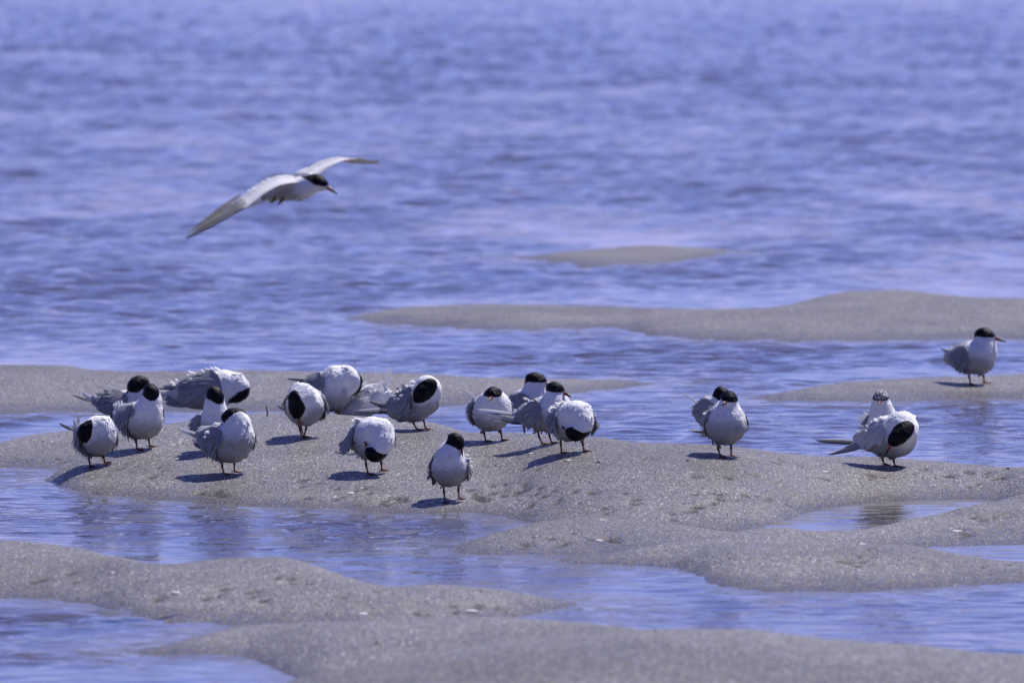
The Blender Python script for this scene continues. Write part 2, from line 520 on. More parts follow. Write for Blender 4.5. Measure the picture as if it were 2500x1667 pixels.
for i in range(44):                       # short-crested chop out on the open water
    lam = math.exp(rw.uniform(math.log(.16), math.log(1.15)))
    th = math.radians(rw.uniform(-52, 30))
    kx, ky = math.cos(th) * 2 * math.pi / lam, math.sin(th) * 2 * math.pi / lam
    att = sstep(2.0, 3.0, lam / np.maximum(sp * abs(math.sin(th)), np.abs(X[:, 1:2] - X[:, 0:1]) * abs(math.cos(th))))
    grp = np.clip(.5 + .9 * WARP[6 + (i + 1) % 3], 0, 1.05)
    Zw += (0.19 + .36 * sstep(70, 170, Y)) * lam / (2 * math.pi) * math.sqrt(2.0 / 44) * att * grp * (.45 + .55 * gust) * (1 - .8 * np.clip(lee, 0, 1)) * sstep(42, 85, Y) * np.sin(kx * X + ky * Y + rw.uniform(0, 6.28) + WARP[3 + i % 6])
_cl = .030 + .06 * sstep(60, 200, Y)
Zw = _cl * np.tanh(Zw / _cl)
edge = np.minimum(sstep(1.0, .97, np.abs(u))[None, :] * np.ones_like(Y), np.minimum(sstep(420, 380, Y), sstep(21.5, 22.2, Y)))
Zw *= edge
MAT_WATER = water_material()
water_obj = sheet('sea_water', X, Y, Zw, MAT_WATER, 6000.0, 0.0)
_at = water_obj.data.attributes.new('calm', 'FLOAT', 'POINT')
_fv = np.zeros(len(water_obj.data.vertices), np.float32)
_fv[:lee.size] = np.clip(lee * LEEK * 1.15, 0, 1).ravel()
_at.data.foreach_set('value', _fv)
_at = water_obj.data.attributes.new('shallow', 'FLOAT', 'POINT')
_fv = np.zeros(len(water_obj.data.vertices), np.float32)
_fv[:depth.size] = sstep(.07, .0, depth).ravel()
_at.data.foreach_set('value', _fv)

# ------------------------------------------------------------------ terns: materials
def plumage_material():
    m, N, L, P = new_mat('plumage')
    at = {}
    for k in ('cap', 'mantle', 'speck', 'belly_shade'):
        a = N.new('ShaderNodeAttribute')
        a.attribute_name = k
        at[k] = a.outputs['Fac']
    tc = N.new('ShaderNodeTexCoord')
    n = noise_tex(N, L, tc.outputs['Object'], 170, 3, .6)
    nb = noise_tex(N, L, tc.outputs['Object'], 45, 3, .55)
    tone = ramp(N, [(.25, .86), (.75, 1.06)])
    L.new(nb.outputs['Fac'], tone.inputs[0])
    c = mixc(N, L, at['belly_shade'], (.88, .88, .885), (.40, .395, .395))  # grey underparts, darkened downwards to paint in their shade
    c = mixc(N, L, at['mantle'], c, (.40, .41, .45))
    c = mixc(N, L, 1.0, c, tone.outputs[0], 'MULTIPLY')
    # black cap with a slightly frayed border
    cp = mathn(N, L, 'ADD', at['cap'], mathn(N, L, 'MULTIPLY', mathn(N, L, 'SUBTRACT', n.outputs['Fac'], .5), 3.0))
    cm = N.new('ShaderNodeMapRange')
    cm.inputs['From Min'].default_value = -0.8
    cm.inputs['From Max'].default_value = 0.8
    L.new(cp, cm.inputs['Value'])
    ns = noise_tex(N, L, tc.outputs['Object'], 260, 2, .6)
    sp = mathn(N, L, 'MULTIPLY', at['speck'], ramp_out(N, L, ns.outputs['Fac'], .47, .56))
    black = mixc(N, L, sp, (.006, .006, .009), (.75, .75, .78))
    c = mixc(N, L, cm.outputs[0], c, black)
    L.new(c, P.inputs['Base Color'])
    rr = mathn(N, L, 'SUBTRACT', .78, mathn(N, L, 'MULTIPLY', cm.outputs[0], .36))
    L.new(rr, P.inputs['Roughness'])
    L.new(mathn(N, L, 'ADD', .08, mathn(N, L, 'MULTIPLY', cm.outputs[0], .02)), P.inputs['Specular IOR Level'])
    b = N.new('ShaderNodeBump')
    b.inputs['Strength'].default_value = 0.7
    b.inputs['Distance'].default_value = 0.004
    hh = mathn(N, L, 'ADD', n.outputs['Fac'], mathn(N, L, 'MULTIPLY', nb.outputs['Fac'], 1.5))
    L.new(hh, b.inputs['Height'])
    L.new(b.outputs[0], P.inputs['Normal'])
    return m


def feather_material(name, core, rim, transl=0.25, rim_at=.55):
    m, N, L, P = new_mat(name)
    e = N.new('ShaderNodeAttribute')
    e.attribute_name = 'edge'
    t = N.new('ShaderNodeAttribute')
    t.attribute_name = 'tone'
    f = ramp_out(N, L, e.outputs['Fac'], rim_at, 1.0)
    c = mixc(N, L, f, core, rim)
    tr = N.new('ShaderNodeMapRange')
    tr.inputs['To Min'].default_value = 0.72
    tr.inputs['To Max'].default_value = 1.22
    L.new(t.outputs['Fac'], tr.inputs['Value'])
    c = mixc(N, L, 1.0, c, tr.outputs[0], 'MULTIPLY')
    L.new(c, P.inputs['Base Color'])
    P.inputs['Roughness'].default_value = 0.6
    P.inputs['Specular IOR Level'].default_value = 0.3
    tl = N.new('ShaderNodeBsdfTranslucent')
    L.new(c, tl.inputs['Color'])
    mx = N.new('ShaderNodeMixShader')
    mx.inputs[0].default_value = transl
    L.new(P.outputs[0], mx.inputs[1])
    L.new(tl.outputs[0], mx.inputs[2])
    out = N['Material Output']
    L.new(mx.outputs[0], out.inputs['Surface'])
    return m


def bill_material():
    m, N, L, P = new_mat('bill')
    t = N.new('ShaderNodeAttribute')
    t.attribute_name = 'along'
    r = ramp(N, [(.0, (.24, .035, .010)), (.45, (.26, .036, .010)), (.66, (.02, .010, .010)), (1.0, (.012, .012, .014))])
    L.new(t.outputs['Fac'], r.inputs[0])
    L.new(r.outputs[0], P.inputs['Base Color'])
    P.inputs['Roughness'].default_value = 0.32
    return m


def leg_material():
    m, N, L, P = new_mat('orange_leg')
    tc = N.new('ShaderNodeTexCoord')
    n = noise_tex(N, L, tc.outputs['Object'], 400, 2, .6)
    c = mixc(N, L, n.outputs['Fac'], (.07, .013, .006), (.20, .036, .012))
    L.new(c, P.inputs['Base Color'])
    P.inputs['Roughness'].default_value = 0.45
    return m


def eye_material():
    m, N, L, P = new_mat('eye')
    P.inputs['Base Color'].default_value = (.008, .006, .006, 1)
    P.inputs['Roughness'].default_value = 0.08
    return m


M_PLUM = plumage_material()
M_COVERT = feather_material('grey_covert_feathers', (.27, .275, .30), (.48, .48, .51), .05, .75)
M_WHITEF = feather_material('white_feathers', (.78, .78, .80), (.84, .84, .85), .30)
M_PALE_LIT = feather_material('pale_lit_wing_feathers', (.56, .56, .59), (.74, .74, .76), .12, .62)  # pale wing grey, lightened in colour where wings look sunlit
M_TAIL = feather_material('tail_feathers', (.74, .74, .76), (.84, .84, .84), .35)
M_PRIM = feather_material('primary_feathers', (.105, .108, .12), (.50, .50, .52), .08, .70)
M_BILL = bill_material()
M_LEG = leg_material()
M_EYE = eye_material()


# ------------------------------------------------------------------ terns: implicit body surface
def unit(v):
    v = np.asarray(v, float)
    return v / max(np.linalg.norm(v), 1e-9)


class Body:
    """soft union of tapered capsules and one head ellipsoid, in metres"""
    def __init__(self, chains, head, k):
        self.chains, self.head, self.k = chains, head, k

    def sdf(self, P):
        d = None
        k = self.k
        for (a, ra, b, rb) in self.chains:
            ab = b - a
            t = np.clip(((P - a) @ ab) / max(ab @ ab, 1e-12), 0, 1)
            q = np.linalg.norm(P - a - t[:, None] * ab, axis=1) - (ra + t * (rb - ra))
            d = q if d is None else self.smin(d, q, k)
        c, fr, ax = self.head
        L = (P - c) @ fr.T
        e = np.linalg.norm(L / ax, axis=1)
        q = (e - 1) * ax.min() * np.clip(e, .6, 1.2)
        return self.smin(d, q, k * .6)

    @staticmethod
    def smin(a, b, k):
        h = np.clip(0.5 + 0.5 * (b - a) / k, 0, 1)
        return b * (1 - h) + a * h - k * h * (1 - h)

    def grad(self, P, e=.002):
        g = np.stack([self.sdf(P + np.eye(3)[i] * e) - self.sdf(P - np.eye(3)[i] * e) for i in range(3)], 1)
        return g / np.maximum(np.linalg.norm(g, axis=1, keepdims=True), 1e-9)


def surface_net(fn, lo, hi, h):
    n = np.ceil((hi - lo) / h).astype(int) + 1
    ax = [lo[i] + h * np.arange(n[i]) for i in range(3)]
    G = np.stack(np.meshgrid(*ax, indexing='ij'), -1)
    v = fn(G.reshape(-1, 3)).reshape(n)
    S = np.zeros(tuple(n - 1) + (3,))
    C = np.zeros(tuple(n - 1))
    quads = []
    cell = np.arange(np.prod(n - 1)).reshape(n - 1)
    for axis in range(3):
        o = [i for i in range(3) if i != axis]
        a = np.take(v, range(0, n[axis] - 1), axis)
        b = np.take(v, range(1, n[axis]), axis)
        cr = (a < 0) != (b < 0)
        I = np.argwhere(cr)
        I = I[(I[:, o[0]] > 0) & (I[:, o[0]] < n[o[0]] - 1) & (I[:, o[1]] > 0) & (I[:, o[1]] < n[o[1]] - 1)]
        va, vb = a[tuple(I.T)], b[tuple(I.T)]
        t = va / (va - vb)
        pos = lo + I * h
        pos[:, axis] += t * h
        ids = []
        for (du, dv) in ((-1, -1), (0, -1), (0, 0), (-1, 0)):
            J = I.copy()
            J[:, o[0]] += du
            J[:, o[1]] += dv
            tj = tuple(J.T)
            np.add.at(S, tj, pos)
            np.add.at(C, tj, 1)
            ids.append(cell[tj])
        q = np.stack(ids, 1)
        flip = (va < 0) if axis != 1 else (va >= 0)
        q[~flip] = q[~flip][:, ::-1]
        quads.append(q)
    Q = np.concatenate(quads)
    used = np.unique(Q)
    V = (S.reshape(-1, 3)[used]) / C.reshape(-1)[used][:, None]
    return V, np.searchsorted(used, Q)


def mesh_np(name, V, F, mat, parent=None, attrs=None, smooth=True):
    me = bpy.data.meshes.new(name)
    V = np.asarray(V, np.float32)
    if isinstance(F, np.ndarray):
        loops = F.ravel().astype(np.int32)
        tot = np.full(len(F), F.shape[1], np.int32)
    else:
        loops = np.array([i for f in F for i in f], np.int32)
        tot = np.array([len(f) for f in F], np.int32)
    starts = np.concatenate([[0], np.cumsum(tot)[:-1]]).astype(np.int32)
    me.vertices.add(len(V))
    me.vertices.foreach_set('co', V.ravel())
    me.loops.add(len(loops))
    me.loops.foreach_set('vertex_index', loops)
    me.polygons.add(len(tot))
    me.polygons.foreach_set('loop_start', starts)
    me.polygons.foreach_set('loop_total', tot)
    me.polygons.foreach_set('use_smooth', np.full(len(tot), smooth))
    for k, a in (attrs or {}).items():
        at = me.attributes.new(k, 'FLOAT', 'POINT')
        at.data.foreach_set('value', np.asarray(a, np.float32))
    me.update(calc_edges=True)
    me.validate()
    me.materials.append(mat)
    o = bpy.data.objects.new(name, me)
    COL.objects.link(o)
    if parent is not None:
        o.parent = parent
    return o


class Bag:
    """collects feathers into one mesh"""
    def __init__(self):
        self.V, self.F, self.E, self.T, self.n = [], [], [], [], 0

    def add(self, V, F, E, T):
        self.V.append(V)
        self.F.append(np.asarray(F) + self.n)
        self.E.append(E)
        self.T.append(np.full(len(V), T))
        self.n += len(V)

    def build(self, name, mat, parent):
        return mesh_np(name, np.concatenate(self.V), np.concatenate(self.F), mat, parent,
                       {'edge': np.concatenate(self.E), 'tone': np.concatenate(self.T)})


def feather(p0, d, nrm, length, width, camber=.18, bend=0.0, nl=5, point=.6, tip=1.0):
    """a vane: root p0, direction d, outward normal nrm; round to pointed tip"""
    d = unit(d)
    s = unit(np.cross(nrm, d))
    nrm = np.cross(d, s)
    V, E = [], []
    ts = np.linspace(0, 1, nl + 1)
    for t in ts:
        w = width * .5 * (0.35 + 0.65 * min(t / .3, 1)) * (1 - max(0, (t - point) / (1.0001 - point)) ** 2) ** .5 if t < .999 else width * .04
        c = p0 + d * length * t + nrm * (bend * length * t * t)
        for u in (-1, 0, 1):
            V.append(c + s * w * u - nrm * (abs(u) * camber * w))
            E.append(max(abs(u) * .9, tip * t ** 3))
    F = []
    for i in range(nl):
        for j in (0, 1):
            a = i * 3 + j
            F.append((a, a + 1, a + 4, a + 3))
    return np.array(V), F, np.array(E)


def feathers(p0, d, nrm, length, width, camber, bend, nl, point):
    """many vanes at once; same shape as feather()"""
    n = len(p0)
    nz = lambda v: v / np.maximum(np.linalg.norm(v, axis=-1, keepdims=True), 1e-9)
    d = nz(d)
    sdv = nz(np.cross(nrm, d))
    nr = np.cross(d, sdv)
    t = np.linspace(0, 1, nl + 1)
    w = .5 * (0.35 + 0.65 * np.minimum(t / .3, 1)) * np.sqrt(np.maximum(1 - (np.maximum(0, t - point) / (1.0001 - point)) ** 2, 0))
    w[-1] = .04
    ln = length[:, None, None]
    c = p0[:, None] + d[:, None] * ln * t[None, :, None] + nr[:, None] * (bend[:, None, None] * ln * (t * t)[None, :, None])
    W_ = width[:, None] * w[None, :]
    V = np.stack([c + sdv[:, None] * (W_ * q)[..., None] - nr[:, None] * (abs(q) * camber * W_)[..., None] for q in (-1, 0, 1)], 2)
    E = np.stack([np.maximum(abs(q) * .9, t ** 3) for q in (-1, 0, 1)], 1)
    E = np.repeat(E.reshape(1, -1), n, 0).ravel()
    base = np.array([(i * 3 + j, i * 3 + j + 1, i * 3 + j + 4, i * 3 + j + 3) for i in range(nl) for j in (0, 1)])
    k = 3 * (nl + 1)
    F = (base[None] + (np.arange(n) * k)[:, None, None]).reshape(-1, 4)
    return V.reshape(-1, 3), F, E, k


def tube(pts, rads, n=8):
    pts = [np.asarray(p, float) for p in pts]
    V, F = [], []
    prev = None
    for i, (p, r) in enumerate(zip(pts, rads)):
        d = unit((pts[min(i + 1, len(pts) - 1)] - pts[max(i - 1, 0)]))
        a = unit(np.cross(d, [0.3, 1, 0.1])) if prev is None else unit(prev - d * (prev @ d))
        prev = a
        b = np.cross(d, a)
        for k in range(n):
            th = 2 * math.pi * k / n
            V.append(p + r * (math.cos(th) * a + math.sin(th) * b))
    m = len(pts)
    for i in range(m - 1):
        for k in range(n):
            F.append((i * n + k, i * n + (k + 1) % n, (i + 1) * n + (k + 1) % n, (i + 1) * n + k))
    F.append(tuple(range(n))[::-1])
    F.append(tuple(range((m - 1) * n, m * n)))
    return np.array(V), F


MAIN = BARS[5]


def crest_depth(px):
    return float(np.interp(px, _tabx, MAIN['dc']))


def tern(label, group, spine, neck, head, fwd, up, bill, wings, blades, legs, tufts=(), anchor=None, Y=None, caplen=36, speck=0, tail=True,
         headax=(24, 18.5, 18.5), seed=1, k=9, fly=None, mantle=1.0, grey=1.0, toes=-60, capdrop=0.0):
    R = np.random.default_rng(seed)
    if Y is None:
        Y = float(np.mean([hit_sand(l[4], l[5])[1] for l in legs]))
    s = FPX / (Y * CP + 1.5 * SP)
    m = 1.0 / s

    def W(x, y, q=0):
        return at_depth(x, y, Y - q * m)

    def D(dx, dy, dq):
        return unit(np.array([dx, -dq, -dy]) + np.array([0, 0, 0.0]))
    # anchor empty at the feet
    if fly is None:
        fx = np.mean([l[4] for l in legs])
        X0 = W(fx, spine[0][1])[0]
        gz = max(float(sand_height(np.array([X0]), np.array([Y]))[0]), -0.035)
        base = np.array([X0, Y, gz])
    else:
        base = W(*fly)
    root = bpy.data.objects.new('tern', None)
    COL.objects.link(root)
    root.empty_display_size = 0.05
    root.location = base
    root['label'] = label
    root['category'] = 'tern'
    root['group'] = group

    def Lc(p):
        return np.asarray(p) - base

    # body
    sp = [(Lc(W(x, y, q)), r * m) for (x, y, q, r) in spine]
    nk = [(Lc(W(x, y, q)), r * m) for (x, y, q, r) in neck]
    hc = Lc(W(*head))
    f = D(*fwd)
    u = D(*up)
    u = unit(u - f * (u @ f))
    sd = np.cross(u, f)
    fr = np.stack([f, sd, u])
    chain = sp + nk + [(hc, 15.5 * m)]
    chains = [(chain[i][0], chain[i][1], chain[i + 1][0], chain[i + 1][1]) for i in range(len(chain) - 1)]
    chains.append((hc, 14 * m, hc + f * 18 * m - u * 2.0 * m, 4.0 * m))       # face down to the bill
    for (hx, hy, ax_, ay_, fx_, fy_, *rest) in legs:
        if fly is None:
            q = rest[0] if rest else 0
            chains.append((Lc(W(hx, hy - 16, q)), 11 * m, Lc(W(hx, hy + 2, q)), 3.2 * m))
    B = Body(chains, (hc, fr, np.array(headax) * m), k * m)
    pts = np.array([c[0] for c in chains] + [c[2] for c in chains])
    rad = max(c[1] for c in chains) + 6 * m
    ph = R.uniform(0, 6.28, 9)

    def lumpy(P_):
        q_ = P_ / m
        return B.sdf(P_) + m * (1.3 * np.sin(q_[:, 0] / 9 + ph[0] + 1.5 * np.sin(q_[:, 2] / 13 + ph[1])) * np.sin(q_[:, 1] / 10 + ph[2]) * np.sin(q_[:, 2] / 8 + ph[3])
                                + .5 * np.sin(q_[:, 0] / 3.6 + ph[4]) * np.sin(q_[:, 1] / 3.9 + ph[5]) * np.sin(q_[:, 2] / 4.4 + ph[6]))
    V, F = surface_net(lumpy, pts.min(0) - rad, pts.max(0) + rad, 2.7 * m)
    # plumage zones, with underside shade painted into the belly grey
    hl = (V - hc) @ fr.T / m
    line = np.interp(hl[:, 0], [-60, -34, -15, 5, 20, 26], [-30 - capdrop, -13 - capdrop, -3.5, -1.0, 1.0, 3.0])
    ell = (1 - np.sqrt(((hl[:, 0] + caplen - 30) / caplen) ** 2 + (hl[:, 1] / 23) ** 2 + ((hl[:, 2] - 2) / 27) ** 2)) * 20
    cap = np.minimum(hl[:, 2] - line, ell)
    cap = np.where((hl[:, 0] > -60) & (np.linalg.norm(hl, axis=1) < 62), cap, -30)
    A = np.array([p for p, r in sp])
    bx = unit(A[-1] - A[0])
    bu = unit(np.array([0, 0, 1.0]) - bx * bx[2]) if abs(bx[2]) < .95 else np.array([0, 0, 1.0])
    mid = A.mean(0)
    rel = (V - mid)
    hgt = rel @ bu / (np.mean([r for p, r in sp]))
    alo = rel @ bx / max(np.linalg.norm(A[-1] - A[0]), .05)
    mant = sstep(.25, .6, hgt) * sstep(.42, .1, alo) * mantle
    belly_shade = sstep(.85, -.45, hgt)
    # keep the neck white
    nd = np.min([np.linalg.norm(V - p, axis=1) - r for p, r in nk + [(hc, 18 * m)]], axis=0)
    mant = mant * sstep(0, 14 * m, nd)
    belly_shade = belly_shade * sstep(0, 20 * m, nd) * grey
    spk = speck * sstep(3.0, 8.0, hl[:, 2])
    body_obj = mesh_np('body', V, F, M_PLUM, root, {'cap': cap, 'mantle': mant, 'belly_shade': belly_shade, 'speck': spk})
    # small contour feathers lying towards the tail all over the body, neck and crown
    npl = 620
    pick = R.choice(len(V), npl, replace=len(V) < npl)
    pv = V[pick]
    best = np.full(npl, 1e9)
    flow = np.zeros((npl, 3))
    for i in range(len(chain) - 1):
        a_, b_ = chain[i][0], chain[i + 1][0]
        ab = b_ - a_
        tt = np.clip((pv - a_) @ ab / max(ab @ ab, 1e-12), 0, 1)
        dd = np.linalg.norm(pv - a_ - tt[:, None] * ab, axis=1) - (chain[i][1] + tt * (chain[i + 1][1] - chain[i][1]))
        sel = dd < best
        best[sel] = dd[sel]
        flow[sel] = -unit(ab)
    hd_ = np.linalg.norm(pv - hc, axis=1) < 24 * m
    flow[hd_] = -f
    ng = B.grad(pv)
    dr = flow - ng * np.sum(flow * ng, 1)[:, None] + R.normal(0, .16, (npl, 3))
    dr -= ng * np.sum(dr * ng, 1)[:, None]
    keep = (np.linalg.norm(dr, axis=1) > .08) & ((cap[pick] < -9) | (cap[pick] > 9))
    pk, ngk, drk = pick[keep], ng[keep], dr[keep]
    drk = drk / np.linalg.norm(drk, axis=1)[:, None]
    drk = drk + ngk * (.02 + np.abs(R.normal(0, .03, len(drk))))[:, None]
    ln_ = R.uniform(11, 19, len(drk)) * m * np.where(hd_[keep], .5, 1.0)
    FV, FF, _, kk_ = feathers(V[pk] - ngk * .3 * m, drk, ngk, ln_, ln_ * R.uniform(.34, .5, len(drk)), .10, np.full(len(drk), -.05), 3, .35)
    at_ = {k_: np.repeat(arr[pk], kk_) for k_, arr in (('cap', cap), ('mantle', mant), ('belly_shade', belly_shade))}
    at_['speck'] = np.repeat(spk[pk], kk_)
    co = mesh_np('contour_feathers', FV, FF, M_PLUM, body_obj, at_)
    co['kind'] = 'stuff'
    # eyes
    for sg in (-1, 1):
        e = hc + (f * 9 + u * 5.0 + sd * 16 * sg) * m
        pe = np.array([e])
        for _ in range(4):
            pe = pe - B.grad(pe) * B.sdf(pe)[:, None]
        e = pe[0] - B.grad(pe)[0] * 1.2 * m
        Ve, Fe = tube([e - sd * 2.6 * m, e - sd * 2.2 * m, e - sd * 1.2 * m, e + sd * 0 * m, e + sd * 1.2 * m, e + sd * 2.2 * m, e + sd * 2.6 * m],
                      [.5 * m, 1.5 * m, 2.4 * m, 2.7 * m, 2.4 * m, 1.5 * m, .5 * m], 10)
        mesh_np('eye', Ve, Fe, M_EYE, root)
    # bill
    bt = Lc(W(*bill))
    b0 = hc + (f * 17 - u * 2.0) * m
    bd = unit(bt - b0)
    bl = np.linalg.norm(bt - b0)
    bs = unit(np.cross(u, bd))
    bu2 = np.cross(bd, bs)
    nr = 10
    Vb, Fb, Ab = [], [], []
    prof = [(-.22, .9), (0, 1.0), (.15, .95), (.35, .88), (.55, .74), (.75, .52), (.9, .28), (1.0, .04)]
    for (t, w) in prof:
        c = b0 + bd * bl * t + bu2 * (2.2 * m * (1 - (2 * t - .6) ** 2) * .5 if t > 0 else 0)
        for j in range(nr):
            th = 2 * math.pi * j / nr
            Vb.append(c + bs * math.cos(th) * 3.5 * m * w + bu2 * math.sin(th) * 5.3 * m * w)
            Ab.append(max(t, 0))
    for i in range(len(prof) - 1):
        for j in range(nr):
            Fb.append((i * nr + j, i * nr + (j + 1) % nr, (i + 1) * nr + (j + 1) % nr, (i + 1) * nr + j))
    Fb.append(tuple(range(nr))[::-1])
    Fb.append(tuple(range((len(prof) - 1) * nr, len(prof) * nr)))
    mesh_np('bill', np.array(Vb), Fb, M_BILL, root, {'along': np.array(Ab)})

    # folded or half-open wings: a curved pad pushed clear of the body, tiled with feathers
    wing_objs = []
    for wdef in wings:
        (a, b, c, d) = [Lc(W(*p)) for p in wdef['pts']]
        ruf = wdef.get('ruffle', .5) * .6
        nu_, nv_ = 15, 11
        uu, vv = np.meshgrid(np.linspace(0, 1, nu_), np.linspace(0, 1, nv_), indexing='ij')
        wf = np.sqrt(np.clip(1 - (1 - np.clip(uu / .45, 0, 1)) ** 2, 0, 1)) * .62 + .38
        vv = .5 + (vv - .5) * wf
        P = ((1 - uu) * (1 - vv))[..., None] * a + ((1 - uu) * vv)[..., None] * b + (uu * (1 - vv))[..., None] * c + (uu * vv)[..., None] * d
        P = P.reshape(-1, 3)
        ctr = mid
        for _ in range(3):
            sv = B.sdf(P)
            g = B.grad(P)
            lift = (3.5 * m - sv)
            P = P + g * np.where(lift > 0, lift, 0)[:, None] * .9
        PP = P.reshape(nu_, nv_, 3)
        # light smoothing of the pad
        for _ in range(2):
            Q2 = PP.copy()
            Q2[1:-1] = (PP[:-2] + 2 * PP[1:-1] + PP[2:]) / 4
            Q2[:, 1:-1] = (Q2[:, :-2] + 2 * Q2[:, 1:-1] + Q2[:, 2:]) / 4
            PP = Q2
        du = np.gradient(PP, axis=0)
        dv = np.gradient(PP, axis=1)
        nn = np.cross(du, dv)
        nn /= np.maximum(np.linalg.norm(nn, axis=2, keepdims=True), 1e-9)
        if np.mean(np.sum(nn * (PP - ctr), axis=2)) < 0:
            nn = -nn
        bag = Bag()
        # pad itself (two skins)
        idx = np.arange(nu_ * nv_).reshape(nu_, nv_)
        Qd = np.stack([idx[:-1, :-1], idx[:-1, 1:], idx[1:, 1:], idx[1:, :-1]], -1).reshape(-1, 4)
        top = PP.reshape(-1, 3)
        bot = (PP - nn * 3.0 * m).reshape(-1, 3)
        ring = list(idx[0, :]) + list(idx[1:, -1]) + list(idx[-1, ::-1][1:]) + list(idx[::-1, 0][1:-1])
        n0 = nu_ * nv_
        rq = [(ring[i], ring[(i + 1) % len(ring)], ring[(i + 1) % len(ring)] + n0, ring[i] + n0) for i in range(len(ring))]
        bag.add(np.concatenate([top, bot]), np.concatenate([Qd, Qd[:, ::-1] + n0, np.array(rq)]), np.full(2 * n0, .25), .45)
        Lu = np.linalg.norm(PP[-1] - PP[0], axis=1).mean()
        Lv = np.linalg.norm(PP[:, -1] - PP[:, 0], axis=1).mean()
        rows = max(4, int(Lu / (10.5 * m)))
        cols = max(4, int(Lv / (4.8 * m)))
        ii, jj = [q_.ravel() for q_ in np.meshgrid(np.arange(rows), np.arange(cols + 1), indexing='ij')]
        nf = len(ii)
        uc = np.clip((ii + .15 + R.normal(0, .10, nf)) / rows, 0, 1)
        vc = np.clip((jj + .5 * (ii % 2) + R.normal(0, .08, nf)) / (cols + .5), 0, 1)
        iu = np.minimum((uc * (nu_ - 1)).astype(int), nu_ - 2)
        jv = np.minimum((vc * (nv_ - 1)).astype(int), nv_ - 2)
        fu, fv = (uc * (nu_ - 1) - iu)[:, None], (vc * (nv_ - 1) - jv)[:, None]
        pf = PP[iu, jv] * (1 - fu) * (1 - fv) + PP[iu + 1, jv] * fu * (1 - fv) + PP[iu, jv + 1] * (1 - fu) * fv + PP[iu + 1, jv + 1] * fu * fv
        n_ = nn[iu, jv]
        nu1 = du[iu, jv] / np.maximum(np.linalg.norm(du[iu, jv], axis=1)[:, None], 1e-9)
        nv1 = dv[iu, jv] / np.maximum(np.linalg.norm(dv[iu, jv], axis=1)[:, None], 1e-9)
        df_ = nu1 + nv1 * R.normal(.03, .05 + .13 * ruf, nf)[:, None] + n_ * (0.03 + np.abs(R.normal(0, .13, nf)) * ruf * ruf)[:, None]
        ln = Lu / rows * np.where(ii >= rows - 2, 1.35, 2.9) * R.uniform(.85, 1.15, nf)
        wd = Lv / cols * 1.55 * R.uniform(.85, 1.15, nf)
        Vf, Ff, Ef, kf = feathers(pf + n_ * .5 * m, df_, n_, ln, wd, .07, R.normal(-0.02, .035 * ruf + 1e-6, nf), 4, .3)
        bag.V.append(Vf)
        bag.F.append(Ff + bag.n)
        bag.E.append(Ef)
        bag.T.append(np.repeat(np.clip(R.normal(.5, .16, nf), 0, 1), kf))
        bag.n += len(Vf)
        wo = bag.build('wing', wdef.get('mat', M_COVERT), root)
        wing_objs.append(wo)
    # open wings of a bird in the air
    # long flight and tail feathers
    tail_obj = None
    view = np.array([0, -1.0, 0])
    for bdef in blades:
        kind, x0, y0, q0, x1, y1, q1, w = bdef[:8]
        bend = bdef[8] if len(bdef) > 8 else 0.0
        p0, p1 = Lc(W(x0, y0, q0)), Lc(W(x1, y1, q1))
        d_ = unit(p1 - p0)
        n_ = unit(view + np.array([0, 0, .75]))
        Vf, Ff, Ef = feather(p0, d_, n_, np.linalg.norm(p1 - p0), w * m * 1.15, .25, bend, 9, .25 if kind != 't' else .15, 0.0 if kind == 'p' else 1.0)
        tn = np.full(len(Vf), R.uniform(.35, .65))
        mat = {'p': M_PRIM, 't': M_TAIL, 'g': M_COVERT}[kind]
        nm = {'p': 'primary_feather', 't': 'tail_feather', 'g': 'tertial_feather'}[kind]
        par = root
        if kind == 't' and tail_obj is None:
            # short fan of tail coverts that the long feathers grow from
            bag = Bag()
            for kx in range(7):
                ang = (kx - 3) * .13
                sdv = unit(np.cross(n_, d_))
                Vt, Ft, Et = feather(p0 - d_ * 14 * m + sdv * (kx - 3) * 1.6 * m, d_ + sdv * ang, n_, R.uniform(22, 32) * m, 9 * m, .2, 0.02, 4, .5)
                bag.add(Vt, Ft, Et, .5)
            tail_obj = bag.build('tail', M_TAIL, root)
        if kind == 't':
            par = tail_obj
        elif wing_objs:
            ds = [np.min(np.linalg.norm(np.array([v.co[:] for v in wo.data.vertices][::9]) - p0, axis=1)) for wo in wing_objs]
            par = wing_objs[int(np.argmin(ds))]
        mesh_np(nm, Vf, np.array(Ff), mat, par, {'edge': Ef, 'tone': tn})
    # wind-ruffled body feathers
    if tufts:
        bag = Bag()
        for (x0, y0, x1, y1, q, dx, dy, n, ln, *mt) in tufts:
            for i in range(max(3, int(n * .55))):
                t = R.uniform(0, 1)
                p = np.array([Lc(W(x0 + (x1 - x0) * t + R.normal(0, 1.5), y0 + (y1 - y0) * t + R.normal(0, 1.5), q + R.normal(0, 4)))])
                for _ in range(2):
                    sv = B.sdf(p)
                    if abs(sv[0]) < 18 * m:
                        p = p - B.grad(p) * (sv - 1.0 * m)[:, None]
                n_ = unit(B.grad(p)[0] + np.array([0, -.3, .3]))
                d_ = unit(D(dx + R.normal(0, .18), dy + R.normal(0, .18), R.normal(0.0, .2)) + n_ * .08)
                Vf, Ff, Ef = feather(p[0], d_, n_, ln * m * R.uniform(.7, 1.2), ln * m * R.uniform(.42, .62), .15, R.normal(.03, .07), 4, .6)
                bag.add(Vf, Ff, Ef, np.clip(R.normal(.5, .2), 0, 1))
        bag.build('ruffled_plumage', M_WHITEF, root)['kind'] = 'stuff'
